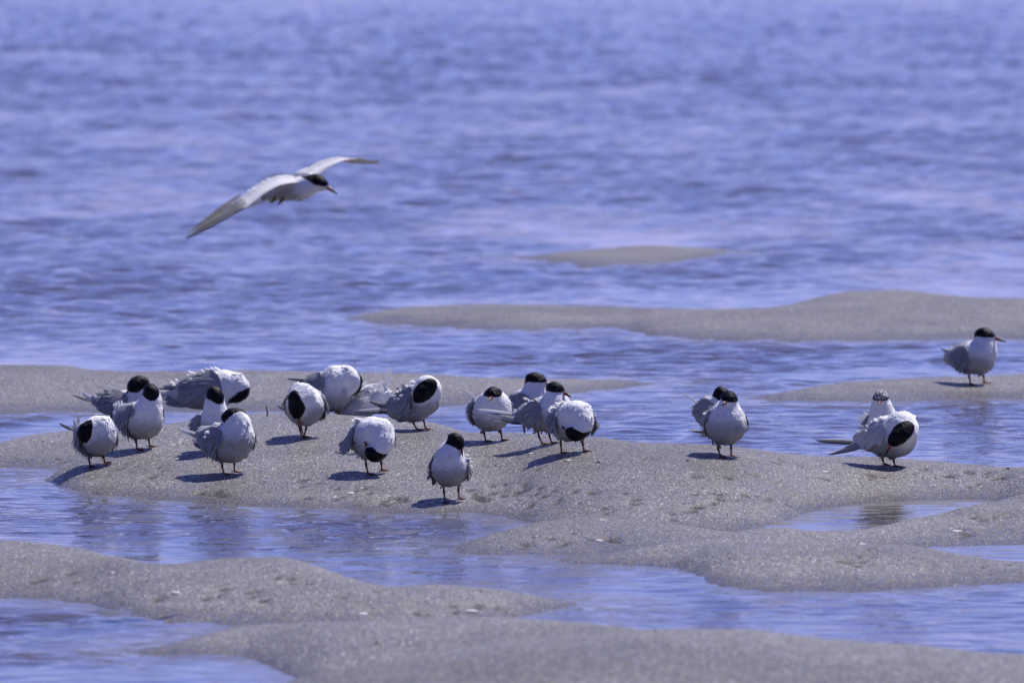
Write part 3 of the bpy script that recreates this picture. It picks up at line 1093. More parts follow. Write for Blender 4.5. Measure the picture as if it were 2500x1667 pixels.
    # legs and webbed feet
    for li, (hx, hy, ax_, ay_, fx_, fy_, *rest) in enumerate(legs):
        q = rest[0] if rest else 0
        H = Lc(W(hx, hy - 6, q))
        if fly is None:
            hp = hit_sand(fx_, fy_)
            yy = float(np.clip(hp[1], Y - .035, Y + .035))
            Fp = W(fx_, fy_)
            xx = at_depth(fx_, fy_, yy)[0]
            gz = max(float(sand_height(np.array([xx]), np.array([yy]))[0]), -0.035)
            Fp = np.array([xx, yy, gz + .003]) - base
            Ank = Lc(W(ax_, ay_, q * .5))
            Ank[2] = min(Ank[2], H[2] - 4 * m)
            Vl, Fl = tube([H, (H + Ank) / 2, Ank + (H - Ank) * .12, Ank, Ank + (Fp - Ank) * .15, (Ank + Fp) / 2, Ank + (Fp - Ank) * .9, Fp],
                          [3.0 * m, 2.6 * m, 2.9 * m, 3.4 * m, 2.6 * m, 2.0 * m, 2.2 * m, 2.6 * m], 8)
            lo = mesh_np('leg', Vl, Fl, M_LEG, root)
            hd = math.radians(toes + R.normal(0, 6) + (10 if li else -10))
            ftV, ftF = [], []

            def gpt(ang, r, dz=.0015):
                x = Fp[0] + r * m * math.cos(ang)
                y = Fp[1] + r * m * math.sin(ang)
                g = max(float(sand_height(np.array([x + base[0]]), np.array([y + base[1]]))[0]), -0.035) - base[2]
                return np.array([x, y, g + dz])
            o_ = 0
            tips = []
            for ta, tl in ((-.5, 17), (0, 21), (.5, 18)):
                p1, p2 = gpt(hd + ta, tl * .55, .0022), gpt(hd + ta, tl, .001)
                Vt, Ft = tube([Fp + [0, 0, .001], p1, p2], [2.2 * m, 1.6 * m, .6 * m], 6)
                ftV.append(Vt)
                ftF += [tuple(i + o_ for i in f_) for f_ in Ft]
                o_ += len(Vt)
                tips.append((Fp + [0, 0, .001], p1, p2))
            back = gpt(hd + math.pi, 7, .001)
            Vt, Ft = tube([Fp + [0, 0, .002], back], [1.5 * m, .5 * m], 6)
            ftV.append(Vt)
            ftF += [tuple(i + o_ for i in f_) for f_ in Ft]
            o_ += len(Vt)
            for a_, b_ in ((0, 1), (1, 2)):
                w1 = [tips[a_][0], tips[a_][1], tips[a_][1] * .35 + tips[a_][2] * .65, (tips[a_][1] + tips[b_][1]) / 2 + (tips[a_][2] - tips[a_][1]) * .2, tips[b_][1] * .35 + tips[b_][2] * .65, tips[b_][1]]
                ftV.append(np.array(w1))
                ftF.append(tuple(range(o_, o_ + 6)))
                o_ += 6
            mesh_np('foot', np.concatenate(ftV), ftF, M_LEG, lo, smooth=False)
        else:
            Fp = Lc(W(fx_, fy_, q))
            Ank = Lc(W(ax_, ay_, q))
            Vl, Fl = tube([H, Ank, (Ank + Fp) / 2, Fp], [2.2 * m, 4.0 * m, 3.2 * m, .8 * m], 8)
            lo = mesh_np('leg', Vl, Fl, M_LEG, root)
    return root, B, W, Lc, m

# ------------------------------------------------------------------ the flock
G = 'terns resting and preening on the sandbar'


def wg(a, b, c, d, ruffle=.5, mat=None):
    r = dict(pts=(a, b, c, d), ruffle=ruffle)
    if mat:
        r['mat'] = mat
    return r


tern('preening tern at the left end of the sandbar, white tail feathers cocked upright', G,
     spine=[(212, 1062, -62, 34), (232, 1068, -15, 44), (240, 1066, 22, 43)], neck=[(246, 1046, 24, 31), (236, 1041, 38, 24), (220, 1047, 50, 20)],
     head=(206, 1055, 54), fwd=(-.25, .95, -.3), up=(-.3, -.25, .9), bill=(200, 1087, 48),
     wings=[wg((184, 1048, 5), (222, 1078, 42), (182, 1092, -25), (214, 1112, 18), .4), wg((268, 1044, 5), (268, 1066, 28), (286, 1086, -30), (270, 1098, 5), .4)],
     blades=[('t', 193, 1052, -64, 189, 1009, -78, 9), ('t', 191, 1055, -64, 180, 1024, -78, 9), ('t', 188, 1056, -64, 177, 1038, -70, 8), ('p', 180, 1050, -55, 144, 1033, -70, 8)],
     legs=[(216, 1110, 217, 1120, 220, 1141), (250, 1107, 253, 1116, 256, 1132)], seed=1, caplen=34)

tern('tern with head turned back into its wing, behind the tern that looks down its bill', G, Y=38.9,
     spine=[(238, 976, -10, 13), (262, 985, -5, 25), (290, 990, 0, 35), (314, 988, 0, 35)], neck=[(336, 975, 5, 27), (350, 953, 8, 19), (347, 938, 12, 17)],
     head=(333, 939, 18), fwd=(-.78, .62, .1), up=(-.35, -.5, .8), bill=(306, 962, 22),
     wings=[wg((300, 950, 22), (318, 985, 40), (232, 978, 5), (262, 1008, 22), .7)],
     blades=[('p', 225, 980, 8, 177, 964, 10, 7), ('t', 236, 980, -5, 199, 956, -8, 11), ('t', 236, 984, -5, 206, 966, -8, 9), ('g', 270, 962, 20, 232, 960, 18, 12), ('g', 275, 958, 20, 252, 950, 18, 14)],
     legs=[(300, 1012, 301, 1022, 304, 1042), (318, 1012, 319, 1022, 322, 1042)], tufts=[(262, 962, 285, 950, 16, -.9, -.3, 10, 12)], seed=2, headax=(26, 20, 20))

tern('tern facing the camera and looking straight down its bill, near the left end', G,
     spine=[(306, 1015, -58, 32), (338, 1026, -15, 44), (354, 1026, 18, 43)], neck=[(362, 1000, 24, 34), (369, 976, 26, 24)],
     head=(369, 957, 31), fwd=(.15, .78, .55), up=(-.1, -.6, .78), bill=(381, 1000, 52),
     wings=[wg((316, 984, 14), (344, 1000, 42), (294, 1028, -42), (330, 1058, 10), .15), wg((384, 990, 10), (392, 1002, 22), (396, 1030, -40), (392, 1042, -18), .2)],
     blades=[('t', 294, 1022, -55, 225, 1010, -75, 11), ('t', 292, 1028, -55, 255, 1026, -70, 8), ('p', 296, 1018, -45, 238, 1013, -60, 7)],
     legs=[(330, 1066, 332, 1076, 335, 1101), (362, 1064, 363, 1072, 366, 1092)], tufts=[(289, 1018, 296, 994, -40, -.2, -1, 14, 14)], seed=3, toes=-25)

tern('hunched tern with head hanging upside down under its breast and windblown back', G, Y=38.6,
     spine=[(412, 963, -8, 13), (446, 963, -4, 30), (482, 956, 0, 42), (520, 952, 0, 47)], neck=[(552, 944, 4, 40), (576, 940, 8, 28), (588, 950, 10, 20)],
     head=(577, 963, 14), fwd=(-1, .1, .1), up=(.12, 1, .25), bill=(540, 968, 16), caplen=38,
     wings=[wg((534, 912, 26), (545, 965, 44), (440, 932, 12), (448, 982, 26), .9)],
     blades=[('p', 438, 948, 14, 383, 948, 10, 8), ('g', 455, 940, 16, 396, 942, 10, 16), ('t', 440, 958, 4, 390, 956, 0, 14), ('g', 460, 970, 20, 396, 972, 12, 22), ('g', 470, 982, 20, 402, 984, 10, 22)],
     legs=[(505, 1000, 506, 1012, 508, 1050), (526, 1000, 527, 1012, 529, 1050)],
     tufts=[(455, 922, 545, 905, 10, -.9, -.15, 26, 18), (470, 938, 530, 925, 26, -.9, .1, 16, 16), (410, 945, 450, 928, 10, -.95, -.2, 10, 16)], seed=4, headax=(27, 21, 20))

tern('long-necked tern bowing its black cap, just behind a tern probing its wing', G,
     spine=[(502, 1042, -58, 28), (512, 1042, -15, 40), (522, 1034, 10, 36)], neck=[(525, 1008, 14, 29), (524, 984, 16, 24)],
     head=(525, 966, 20), fwd=(.42, .85, .3), up=(.1, -.5, .8), bill=(544, 1005, 34),
     wings=[wg((486, 1010, 8), (498, 1020, 28), (474, 1055, -30), (494, 1072, 6), .2), wg((548, 1010, 8), (546, 1025, 28), (560, 1050, -30), (550, 1066, 6), .2)],
     blades=[('p', 482, 1045, -10, 474, 1066, -20, 10), ('p', 488, 1050, -5, 484, 1070, -15, 10)],
     legs=[(503, 1076, 504, 1086, 507, 1106), (530, 1076, 531, 1086, 534, 1104)], seed=5, caplen=38, headax=(27, 21, 20))

tern('tern probing its ruffled wing with an orange bill, pale tail pointing left', G,
     spine=[(503, 1070, -58, 30), (543, 1078, -14, 46), (566, 1078, 18, 49), (576, 1066, 24, 44)], neck=[(578, 1036, 26, 34), (573, 1022, 25, 26)],
     head=(563, 1017, 26), fwd=(-.85, .42, .28), up=(.3, -.85, .42), bill=(535, 1055, 34),
     wings=[wg((530, 1048, 26), (556, 1064, 56), (497, 1066, -40), (528, 1118, 22), .6), wg((610, 1050, 10), (613, 1070, 28), (622, 1080, -30), (618, 1098, -5), .3)],
     blades=[('t', 508, 1070, -40, 432, 1045, -60, 14), ('p', 512, 1076, -30, 460, 1056, -50, 6), ('g', 508, 1088, -25, 470, 1072, -45, 14), ('p', 505, 1100, -20, 472, 1082, -40, 8)],
     legs=[(541, 1128, 542, 1137, 547, 1159), (572, 1125, 572, 1132, 572, 1153)],
     tufts=[(505, 1058, 545, 1038, 22, -.9, .1, 20, 15), (470, 1072, 500, 1080, -30, -.8, -.2, 8, 12)], seed=6, toes=-25, caplen=42)

tern('tern bent forward with its black crown towards us and bill touching its foot', G,
     spine=[(738, 985, -78, 34), (746, 990, -25, 46), (743, 992, 18, 45)], neck=[(736, 968, 44, 32), (728, 976, 60, 23)],
     head=(724, 997, 64), fwd=(.14, .98, -.08), up=(-.2, -.1, 1), bill=(742, 1066, 58), caplen=38,
     wings=[wg((712, 955, 8), (716, 978, 28), (696, 1004, -35), (702, 1010, 0), .2), wg((778, 958, 4), (788, 985, 18), (795, 1022, -32), (778, 1026, 5), .5)],
     blades=[('p', 697, 1000, -45, 675, 990, -60, 6), ('p', 788, 1000, -10, 792, 1024, -10, 8), ('p', 778, 1002, 0, 780, 1024, 0, 8)],
     legs=[(749, 1036, 747, 1047, 742, 1068), (730, 1036, 732, 1048, 737, 1068)], seed=7, headax=(25, 19, 19))

tern('tern arching its neck to preen its breast, at the back left of the bowing tern', G, Y=crest_depth(812) + .30,
     spine=[(770, 945, -52, 28), (793, 952, -20, 45), (812, 956, 8, 46)], neck=[(820, 928, 14, 35), (845, 922, 14, 28), (862, 932, 16, 22)],
     head=(862, 944, 18), fwd=(-.55, .82, .1), up=(.75, -.1, -.62), bill=(832, 985, 26),
     wings=[wg((782, 908, 14), (806, 935, 40), (750, 942, -42), (772, 975, 8), .15)],
     blades=[('p', 768, 930, -40, 699, 924, -60, 8), ('p', 765, 934, -40, 722, 930, -55, 7), ('p', 764, 938, -40, 738, 932, -50, 7)],
     legs=[(800, 1000, 801, 1008, 803, 1020), (825, 998, 825, 1004, 827, 1020)], tufts=[(850, 898, 874, 915, -4, .5, .6, 5, 9)], seed=8, capdrop=2)

tern('white tern bending away with rump raised and one long tail feather straight up', G, Y=crest_depth(885) + .42,
     grey=0.0, spine=[(936, 962, -4, 16), (918, 970, 0, 27), (890, 981, 0, 36), (862, 996, -6, 32)], neck=[(846, 1010, -8, 22), (838, 1022, -10, 17)],  # belly grey left out: sunlit brightness put into the colour
     head=(834, 1030, -12), fwd=(-.5, .85, -.2), up=(-.8, -.45, .2), bill=(818, 1056, -14),
     wings=[wg((866, 964, 6), (852, 988, 30), (918, 952, 4), (904, 976, 30), .4, M_WHITEF)],
     blades=[('t', 930, 985, 4, 955, 896, 0, 13), ('t', 926, 980, 0, 947, 922, -4, 12)],
     legs=[(872, 1022, 873, 1028, 875, 1040), (888, 1022, 889, 1028, 891, 1040)],
     tufts=[(900, 975, 932, 960, 14, .3, -.95, 30, 18), (905, 970, 930, 950, 6, .2, -1, 18, 15)], seed=9, mantle=0)

tern('plump tern in profile with black cap twisted over its back, long wingtips pointing left', G,
     spine=[(952, 994, -8, 20), (982, 994, -4, 34), (1014, 985, 0, 43), (1036, 968, 2, 42)], neck=[(1044, 950, 12, 32), (1042, 944, 24, 25)],
     head=(1030, 959, 38), fwd=(-.72, .66, .12), up=(.1, .12, 1), bill=(1001, 986, 40), caplen=38,
     wings=[wg((1003, 934, 24), (1014, 990, 46), (938, 984, 6), (972, 1014, 26), .7)],
     blades=[('p', 948, 994, 14, 901, 979, 10, 12), ('p', 960, 1006, 10, 865, 1005, 0, 9), ('t', 952, 998, -6, 872, 1001, -14, 8), ('g', 955, 985, 16, 925, 985, 12, 12)],
     legs=[(1006, 1024, 1009, 1032, 1018, 1050), (1032, 1015, 1034, 1025, 1039, 1049)],
     tufts=[(975, 955, 1015, 932, 24, -.9, -.1, 22, 16), (965, 968, 1000, 965, 34, -.9, .2, 12, 14)], seed=10, headax=(26, 20, 20), toes=-20)

tern('tern doubled over with one wing held out, its head tucked between its legs', G,
     spine=[(886, 1062, -66, 34), (900, 1068, -20, 47), (914, 1066, 16, 47)], neck=[(926, 1060, 42, 36), (934, 1080, 58, 26), (926, 1098, 66, 21)],
     head=(912, 1108, 68), fwd=(-.72, -.55, .0), up=(.35, .85, .5), bill=(890, 1076, 60), caplen=46,
     wings=[wg((872, 1040, 10), (866, 1072, 30), (828, 1086, -5), (840, 1110, 8), .5), wg((952, 1050, 0), (960, 1066, 22), (972, 1080, -22), (966, 1090, 0), .4)],
     blades=[('p', 850, 1107, -30, 815, 1103, -50, 5), ('t', 880, 1104, -40, 846, 1110, -60, 9), ('p', 846, 1078, 0, 828, 1100, -8, 12), ('g', 866, 1050, 10, 840, 1078, 0, 16), ('g', 860, 1060, 14, 836, 1098, 4, 16)],
     legs=[(892, 1118, 894, 1136, 899, 1160), (931, 1122, 931, 1132, 932, 1150)],
     tufts=[(868, 1040, 905, 1032, 0, -.9, -.1, 20, 18), (920, 1030, 962, 1048, 10, .5, .4, 14, 12)], seed=11, toes=-25)

tern('foremost tern, facing the camera by the water with its bill tucked into its shoulder', G,
     spine=[(1094, 1138, -62, 34), (1098, 1142, -18, 44), (1098, 1140, 18, 43)], neck=[(1098, 1116, 24, 35), (1103, 1095, 26, 23)],
     head=(1113, 1077, 34), fwd=(.72, .62, .15), up=(-.15, -.62, .5), bill=(1130, 1115, 56),
     wings=[wg((1066, 1100, 4), (1070, 1122, 24), (1046, 1160, -28), (1062, 1182, 4), .4), wg((1124, 1112, 8), (1128, 1136, 34), (1156, 1152, -12), (1134, 1174, 14), .6)],
     blades=[('p', 1060, 1160, 0, 1057, 1186, -6, 9), ('p', 1054, 1150, -10, 1043, 1171, -20, 9), ('p', 1146, 1155, 0, 1142, 1174, -6, 9), ('g', 1060, 1125, 5, 1048, 1160, -15, 12)],
     legs=[(1082, 1186, 1084, 1200, 1086, 1228), (1119, 1182, 1119, 1196, 1121, 1218)],
     tufts=[(1128, 1110, 1150, 1130, 20, .8, .1, 16, 14), (1050, 1140, 1046, 1160, 0, -.5, .8, 8, 12)], seed=12, toes=-60)

tern('round tern facing the camera head-on, thin tail streamer sticking up at its side', G,
     spine=[(1180, 1000, -64, 36), (1194, 1005, -20, 46), (1202, 1002, 16, 47)], neck=[(1204, 984, 28, 36)],
     head=(1203, 963, 44), fwd=(-.12, .3, .93), up=(0, -.95, .3), bill=(1193, 978, 92),
     wings=[wg((1164, 972, 4), (1172, 992, 28), (1152, 1010, -42), (1160, 1034, 0), .3), wg((1240, 978, 4), (1242, 996, 22), (1250, 1014, -42), (1246, 1028, -12), .3)],
     blades=[('t', 1172, 978, -70, 1119, 944, -90, 5), ('t', 1172, 978, -70, 1171, 957, -80, 8), ('t', 1174, 980, -70, 1164, 962, -80, 8)],
     legs=[(1181, 1047, 1182, 1057, 1186, 1079), (1221, 1045, 1223, 1056, 1226, 1077)], tufts=[(1236, 968, 1248, 980, 10, .8, .4, 8, 9), (1150, 978, 1158, 985, -10, -.8, -.2, 5, 8)], seed=13, headax=(24, 20, 18.5), toes=-35)

tern('upright tern wading in the channel with its body hidden by the tern in front', G, Y=38.1,
     spine=[(1252, 994, -25, 26), (1274, 990, -12, 38), (1300, 984, 0, 38)], neck=[(1303, 965, 4, 29), (1304, 945, 6, 22)],
     head=(1308, 929, 8), fwd=(.97, .2, .15), up=(-.05, -1, .1), bill=(1352, 942, 14), capdrop=8,
     wings=[wg((1290, 962, 26), (1302, 990, 40), (1246, 988, 4), (1256, 1014, 18), .2)],
     blades=[], legs=[(1278, 1030, 1279, 1042, 1284, 1064), (1320, 1030, 1322, 1042, 1323, 1064)], seed=14, headax=(28, 21, 20.5))

tern('tern in profile facing right, dark-tipped red bill and long pale wingtips behind', G,
     spine=[(1262, 1014, -25, 13), (1294, 1012, -15, 30), (1328, 1010, 0, 41), (1348, 1005, 8, 40)], neck=[(1357, 988, 13, 33), (1354, 968, 14, 23)],
     head=(1355, 951, 16), fwd=(.9, .26, .32), up=(.05, -.97, .2), bill=(1396, 969, 40), capdrop=4,
     wings=[wg((1312, 972, 24), (1326, 1012, 50), (1258, 1012, 4), (1292, 1044, 26), .6)],
     blades=[('t', 1262, 1012, -18, 1164, 999, -40, 13), ('p', 1266, 1016, -14, 1185, 1006, -34, 6), ('p', 1272, 1034, 10, 1220, 1022, 0, 11), ('g', 1275, 1026, 14, 1218, 1014, 4, 13), ('t', 1256, 1028, -10, 1200, 1027, -20, 4)],
     legs=[(1314, 1050, 1315, 1063, 1324, 1086), (1340, 1050, 1341, 1062, 1347, 1084)],
     tufts=[(1285, 976, 1322, 966, 22, -.95, .1, 18, 16), (1262, 1000, 1276, 992, 10, -.7, -.4, 8, 12)], seed=15, toes=-25)

tern('tern curled forward with spread ragged wings, bill pushed under its left-hand wing', G,
     spine=[(1372, 1022, -66, 34), (1388, 1028, -20, 47), (1402, 1026, 14, 47)], neck=[(1410, 1016, 40, 36), (1422, 1034, 56, 26), (1416, 1048, 64, 21)],
     head=(1402, 1057, 66), fwd=(-.85, -.38, .1), up=(.35, .8, .55), bill=(1369, 1041, 60), caplen=46,
     wings=[wg((1364, 996, 8), (1372, 1030, 40), (1330, 1026, -8), (1346, 1056, 20), .8), wg((1436, 1002, 0), (1440, 1026, 24), (1463, 1036, -22), (1446, 1064, 4), .7)],
     blades=[('g', 1356, 1020, 16, 1331, 1038, 4, 14), ('p', 1448, 1035, 6, 1448, 1062, -4, 9), ('g', 1360, 1036, 26, 1338, 1054, 14, 14)],
     legs=[(1369, 1072, 1369, 1083, 1371, 1108), (1421, 1074, 1423, 1085, 1426, 1104)],
     tufts=[(1345, 1005, 1390, 990, 10, -.9, 0, 22, 16), (1425, 992, 1450, 1012, 6, .6, .5, 16, 12)], seed=16, toes=-25)

tern('tern half hidden behind another, white streamer tail slanting up to the left', G, Y=crest_depth(1750) + .40,
     spine=[(1710, 1002, -15, 15), (1728, 1005, -8, 33), (1746, 1002, 0, 35)], neck=[(1753, 985, 4, 23)],
     head=(1764, 967, 6), fwd=(.55, .75, .25), up=(-.3, -.6, .6), bill=(1790, 1000, 22),
     wings=[wg((1734, 974, 22), (1750, 1002, 38), (1700, 1002, 0), (1712, 1038, 18), .3)],
     blades=[('t', 1714, 992, -18, 1664, 956, -35, 5), ('t', 1708, 1006, -14, 1683, 992, -28, 8)],
     legs=[(1739, 1046, 1739, 1070, 1741, 1092), (1768, 1042, 1769, 1068, 1770, 1092)], tufts=[(1722, 974, 1742, 970, 14, -.8, -.4, 10, 10)], seed=17, headax=(26, 20, 20))

tern('tern standing square to the camera, orange bill turned slightly left, half covering another tern', G,
     spine=[(1760, 1032, -64, 36), (1770, 1036, -20, 48), (1772, 1033, 16, 49)], neck=[(1775, 1007, 20, 34), (1780, 987, 28, 20)],
     head=(1780, 974, 34), fwd=(-.42, .3, .85), up=(.1, -.95, .3), bill=(1762, 990, 74),
     wings=[wg((1734, 998, 8), (1750, 1014, 34), (1716, 1036, -46), (1736, 1068, 5), .4), wg((1813, 1002, 0), (1818, 1020, 18), (1824, 1044, -42), (1822, 1054, -18), .3)],
     blades=[('t', 1724, 1056, -50, 1682, 1049, -70, 10), ('p', 1722, 1054, -44, 1690, 1052, -60, 6)],
     legs=[(1752, 1084, 1753, 1096, 1760, 1118), (1785, 1080, 1785, 1093, 1785, 1113)],
     tufts=[(1715, 1010, 1750, 998, 6, -.95, .1, 14, 13), (1812, 1000, 1822, 1020, 6, .5, .7, 8, 9)], seed=18, toes=-30, headax=(24, 20, 19))

tern('tern with a white-speckled crown peering over the back of the big preening tern', G, Y=crest_depth(2150) + .30,
     spine=[(2146, 1045, -62, 34), (2154, 1050, -20, 46), (2158, 1046, 12, 46)], neck=[(2154, 1010, 20, 30), (2152, 990, 24, 22)],
     head=(2150, 971, 30), fwd=(-.1, .38, .92), up=(0, -.95, .3), bill=(2146, 988, 78), speck=1,
     wings=[wg((2122, 1004, 4), (2126, 1022, 28), (2099, 1050, -34), (2108, 1068, 0), .4), wg((2184, 1004, 4), (2188, 1022, 24), (2204, 1050, -34), (2198, 1068, 0), .4)],
     blades=[('t', 2112, 1020, -60, 2089, 1012, -70, 2.5), ('p', 2108, 1045, -10, 2099, 1064, -20, 6)],
     legs=[(2142, 1094, 2143, 1104, 2146, 1130), (2168, 1094, 2168, 1104, 2170, 1128)], seed=19, headax=(23, 19, 18))

tern('large tern in profile, black cap sunk into its breast and long tail pointing left', G,
     spine=[(2096, 1082, -14, 13), (2130, 1074, -10, 30), (2165, 1066, 0, 49), (2188, 1062, 4, 52)], neck=[(2202, 1046, 24, 40), (2208, 1054, 44, 28), (2202, 1062, 56, 21)],
     head=(2191, 1068, 62), fwd=(-.72, .70, .0), up=(-.35, -.25, .92), bill=(2160, 1112, 52), caplen=42,
     wings=[wg((2150, 1012, 24), (2168, 1066, 52), (2082, 1066, 2), (2104, 1094, 18), .4, M_PALE_LIT)],
     blades=[('p', 2098, 1080, -8, 1991, 1075, -24, 13), ('t', 2092, 1078, -16, 2003, 1073, -30, 12), ('p', 2116, 1088, 16, 2020, 1110, 4, 10), ('g', 2118, 1082, 18, 2040, 1103, 6, 12), ('g', 2110, 1074, 14, 2052, 1098, 4, 10)],
     legs=[(2154, 1112, 2155, 1122, 2158, 1135), (2181, 1116, 2182, 1126, 2185, 1140)],
     tufts=[(2108, 1040, 2165, 1012, 24, -.9, .15, 30, 18), (2100, 1055, 2140, 1035, 30, -.9, .25, 14, 16)], seed=20, toes=-40, headax=(27, 20, 20))

tern('lone tern on the far right sandbar in profile with a long red bill', 'terns resting and preening on the sandbar',
     spine=[(2330, 872, -42, 24), (2362, 873, -12, 38), (2388, 871, 12, 41)], neck=[(2402, 850, 14, 31), (2406, 834, 15, 22)],
     head=(2404, 819, 18), fwd=(.95, .22, .2), up=(0, -1, .12), bill=(2457, 834, 30), capdrop=6, caplen=40,
     wings=[wg((2354, 846, 18), (2376, 868, 44), (2326, 878, -12), (2348, 904, 14), .2)],
     blades=[('p', 2332, 866, -30, 2296, 850, -40, 7), ('t', 2334, 874, -40, 2324, 834, -50, 9), ('t', 2336, 876, -40, 2331, 842, -50, 8)],
     legs=[(2365, 908, 2366, 920, 2370, 941), (2400, 906, 2401, 918, 2403, 935)], seed=21, headax=(26, 19, 18.5))

# the tern in the air, wings spread
FLY_Y = 28.3
root, B, W, Lc, m = tern('tern in low gliding flight over the water with wings spread and feet tucked', 'terns resting and preening on the sandbar', Y=FLY_Y, fly=(715, 462, 0),
     spine=[(648, 478, -48, 9), (670, 470, -30, 19), (700, 463, -6, 26), (732, 461, 12, 27)], neck=[(752, 454, 20, 24), (766, 448, 24, 20)],
     head=(777, 446, 28), fwd=(.87, .38, .3), up=(.1, -.95, .28), bill=(826, 475, 46), wings=[], capdrop=0, caplen=38,
     blades=[('t', 662, 480, -44, 600, 509, -80, 13), ('t', 660, 478, -50, 606, 498, -90, 12)],
     legs=[(692, 486, 688, 490, 678, 500, 22), (672, 484, 668, 489, 660, 497, 22)], seed=22, headax=(27, 20, 18.5))
root['group'] = G
root['label'] = 'tern in low gliding flight over the water with wings spread and feet tucked'


def open_wing(LE, TE, prims, seed):
    R = np.random.default_rng(seed)
    n = 22
    t0 = np.linspace(0, 1, len(LE))
    t = np.linspace(0, 1, n)
    L_ = np.stack([pchip(t0, np.array(LE, float)[:, i], t) for i in range(3)], 1)
    T_ = np.stack([pchip(t0, np.array(TE, float)[:, i], t) for i in range(3)], 1)
    Lw = np.array([Lc(W(*p)) for p in L_])
    Tw = np.array([Lc(W(*p)) for p in T_])
    nc = 9
    c = np.linspace(0, 1, nc)
    PP = Lw[:, None] * (1 - c)[None, :, None] + Tw[:, None] * c[None, :, None]
    du = np.gradient(PP, axis=0)
    dv = np.gradient(PP, axis=1)
    nn = np.cross(du, dv)
    nn /= np.maximum(np.linalg.norm(nn, axis=2, keepdims=True), 1e-9)
    if nn[4, 4, 2] < 0:
        nn = -nn
    chord = np.linalg.norm(Tw - Lw, axis=1)[:, None]
    thick = chord * (0.10 * np.sqrt(np.clip(c, 0, 1)) * (1 - c) * 2.2)[None, :] + .6 * m
    camb = chord * (0.10 * 4 * c * (1 - c))[None, :] * (1 - .75 * sstep(.35, .8, t))[:, None]
    up_ = PP + nn * (camb + thick * .5)[..., None]
    dn_ = PP + nn * (camb - thick * .5)[..., None]
    bag = Bag()
    idx = np.arange(n * nc).reshape(n, nc)
    Q = np.stack([idx[:-1, :-1], idx[:-1, 1:], idx[1:, 1:], idx[1:, :-1]], -1).reshape(-1, 4)
    n0 = n * nc
    ring = list(idx[0, :]) + list(idx[1:, -1]) + list(idx[-1, ::-1][1:]) + list(idx[::-1, 0][1:-1])
    rq = [(ring[i], ring[(i + 1) % len(ring)], ring[(i + 1) % len(ring)] + n0, ring[i] + n0) for i in range(len(ring))]
    bag.add(np.concatenate([up_.reshape(-1, 3), dn_.reshape(-1, 3)]), np.concatenate([Q, Q[:, ::-1] + n0, np.array(rq)]), np.full(2 * n0, .8), .6)
    # covert rows on the upper side
    for r in range(4):
        for i in range(18):
            tt = (i + .5 * (r % 2)) / 18
            if tt > (.95, .8, .5, .45, .4)[r]:
                continue
            iu = min(int(tt * (n - 1)), n - 1)
            jc = int((.10 + .16 * r) * (nc - 1))
            d_ = unit(unit(Tw[iu] - Lw[iu]) + unit(du[iu, jc]) * .7 + nn[iu, jc] * .05)
            Vf, Ff, Ef = feather(up_[iu, jc] + nn[iu, jc] * .6 * m, d_, nn[iu, jc], chord[iu, 0] * .30, 15 * m, .10, 0, 4, .6)
            bag.add(Vf, Ff, np.clip(Ef + .2, 0, 1), np.clip(R.normal(.55, .15), 0, 1))
    wo = bag.build('wing', M_PALE_LIT, root)
    for (x0, y0, q0, x1, y1, q1, w) in prims:
        p0, p1 = Lc(W(x0, y0, q0)), Lc(W(x1, y1, q1))
        nrm = nn[14, 4]
        p0, p1 = p0 + nrm * 9 * m, p1 + nrm * 3 * m
        Vf, Ff, Ef = feather(p0, p1 - p0, nrm, np.linalg.norm(p1 - p0), w * m, .2, 0.02, 9, .25, 0.0)
        mesh_np('primary_feather', Vf, np.array(Ff), M_PRIM, wo, {'edge': Ef, 'tone': np.full(len(Vf), R.uniform(.3, .7))})


open_wing([(736, 444, 30), (692, 450, 72), (646, 472, 120), (603, 505, 162), (556, 533, 205), (510, 559, 240), (455, 585, 280)],
          [(694, 437, -40), (664, 442, -6), (628, 461, 44), (594, 482, 94), (550, 511, 154), (506, 542, 210), (462, 575, 262)],
          [(606, 506, 158, 447, 589, 286, 11), (602, 501, 148, 452, 579, 278, 10), (598, 497, 138, 457, 573, 270, 10), (594, 493, 128, 467, 565, 258, 10), (590, 488, 118, 481, 553, 244, 10),
           (588, 484, 108, 500, 540, 222, 10), (590, 480, 98, 522, 522, 194, 11)], 31)
open_wing([(772, 434, 10), (790, 416, -28), (815, 402, -66), (842, 392, -104), (871, 388, -146), (897, 392, -190), (928, 398, -245)],
          [(706, 438, -70), (744, 425, -108), (784, 403, -135), (824, 394, -165), (868, 400, -190), (900, 401, -222), (930, 400, -250)],
          [(850, 395, -140, 934, 399, -255, 11), (846, 397, -150, 925, 400, -245, 11), (842, 398, -158, 912, 401, -230, 11)], 32)

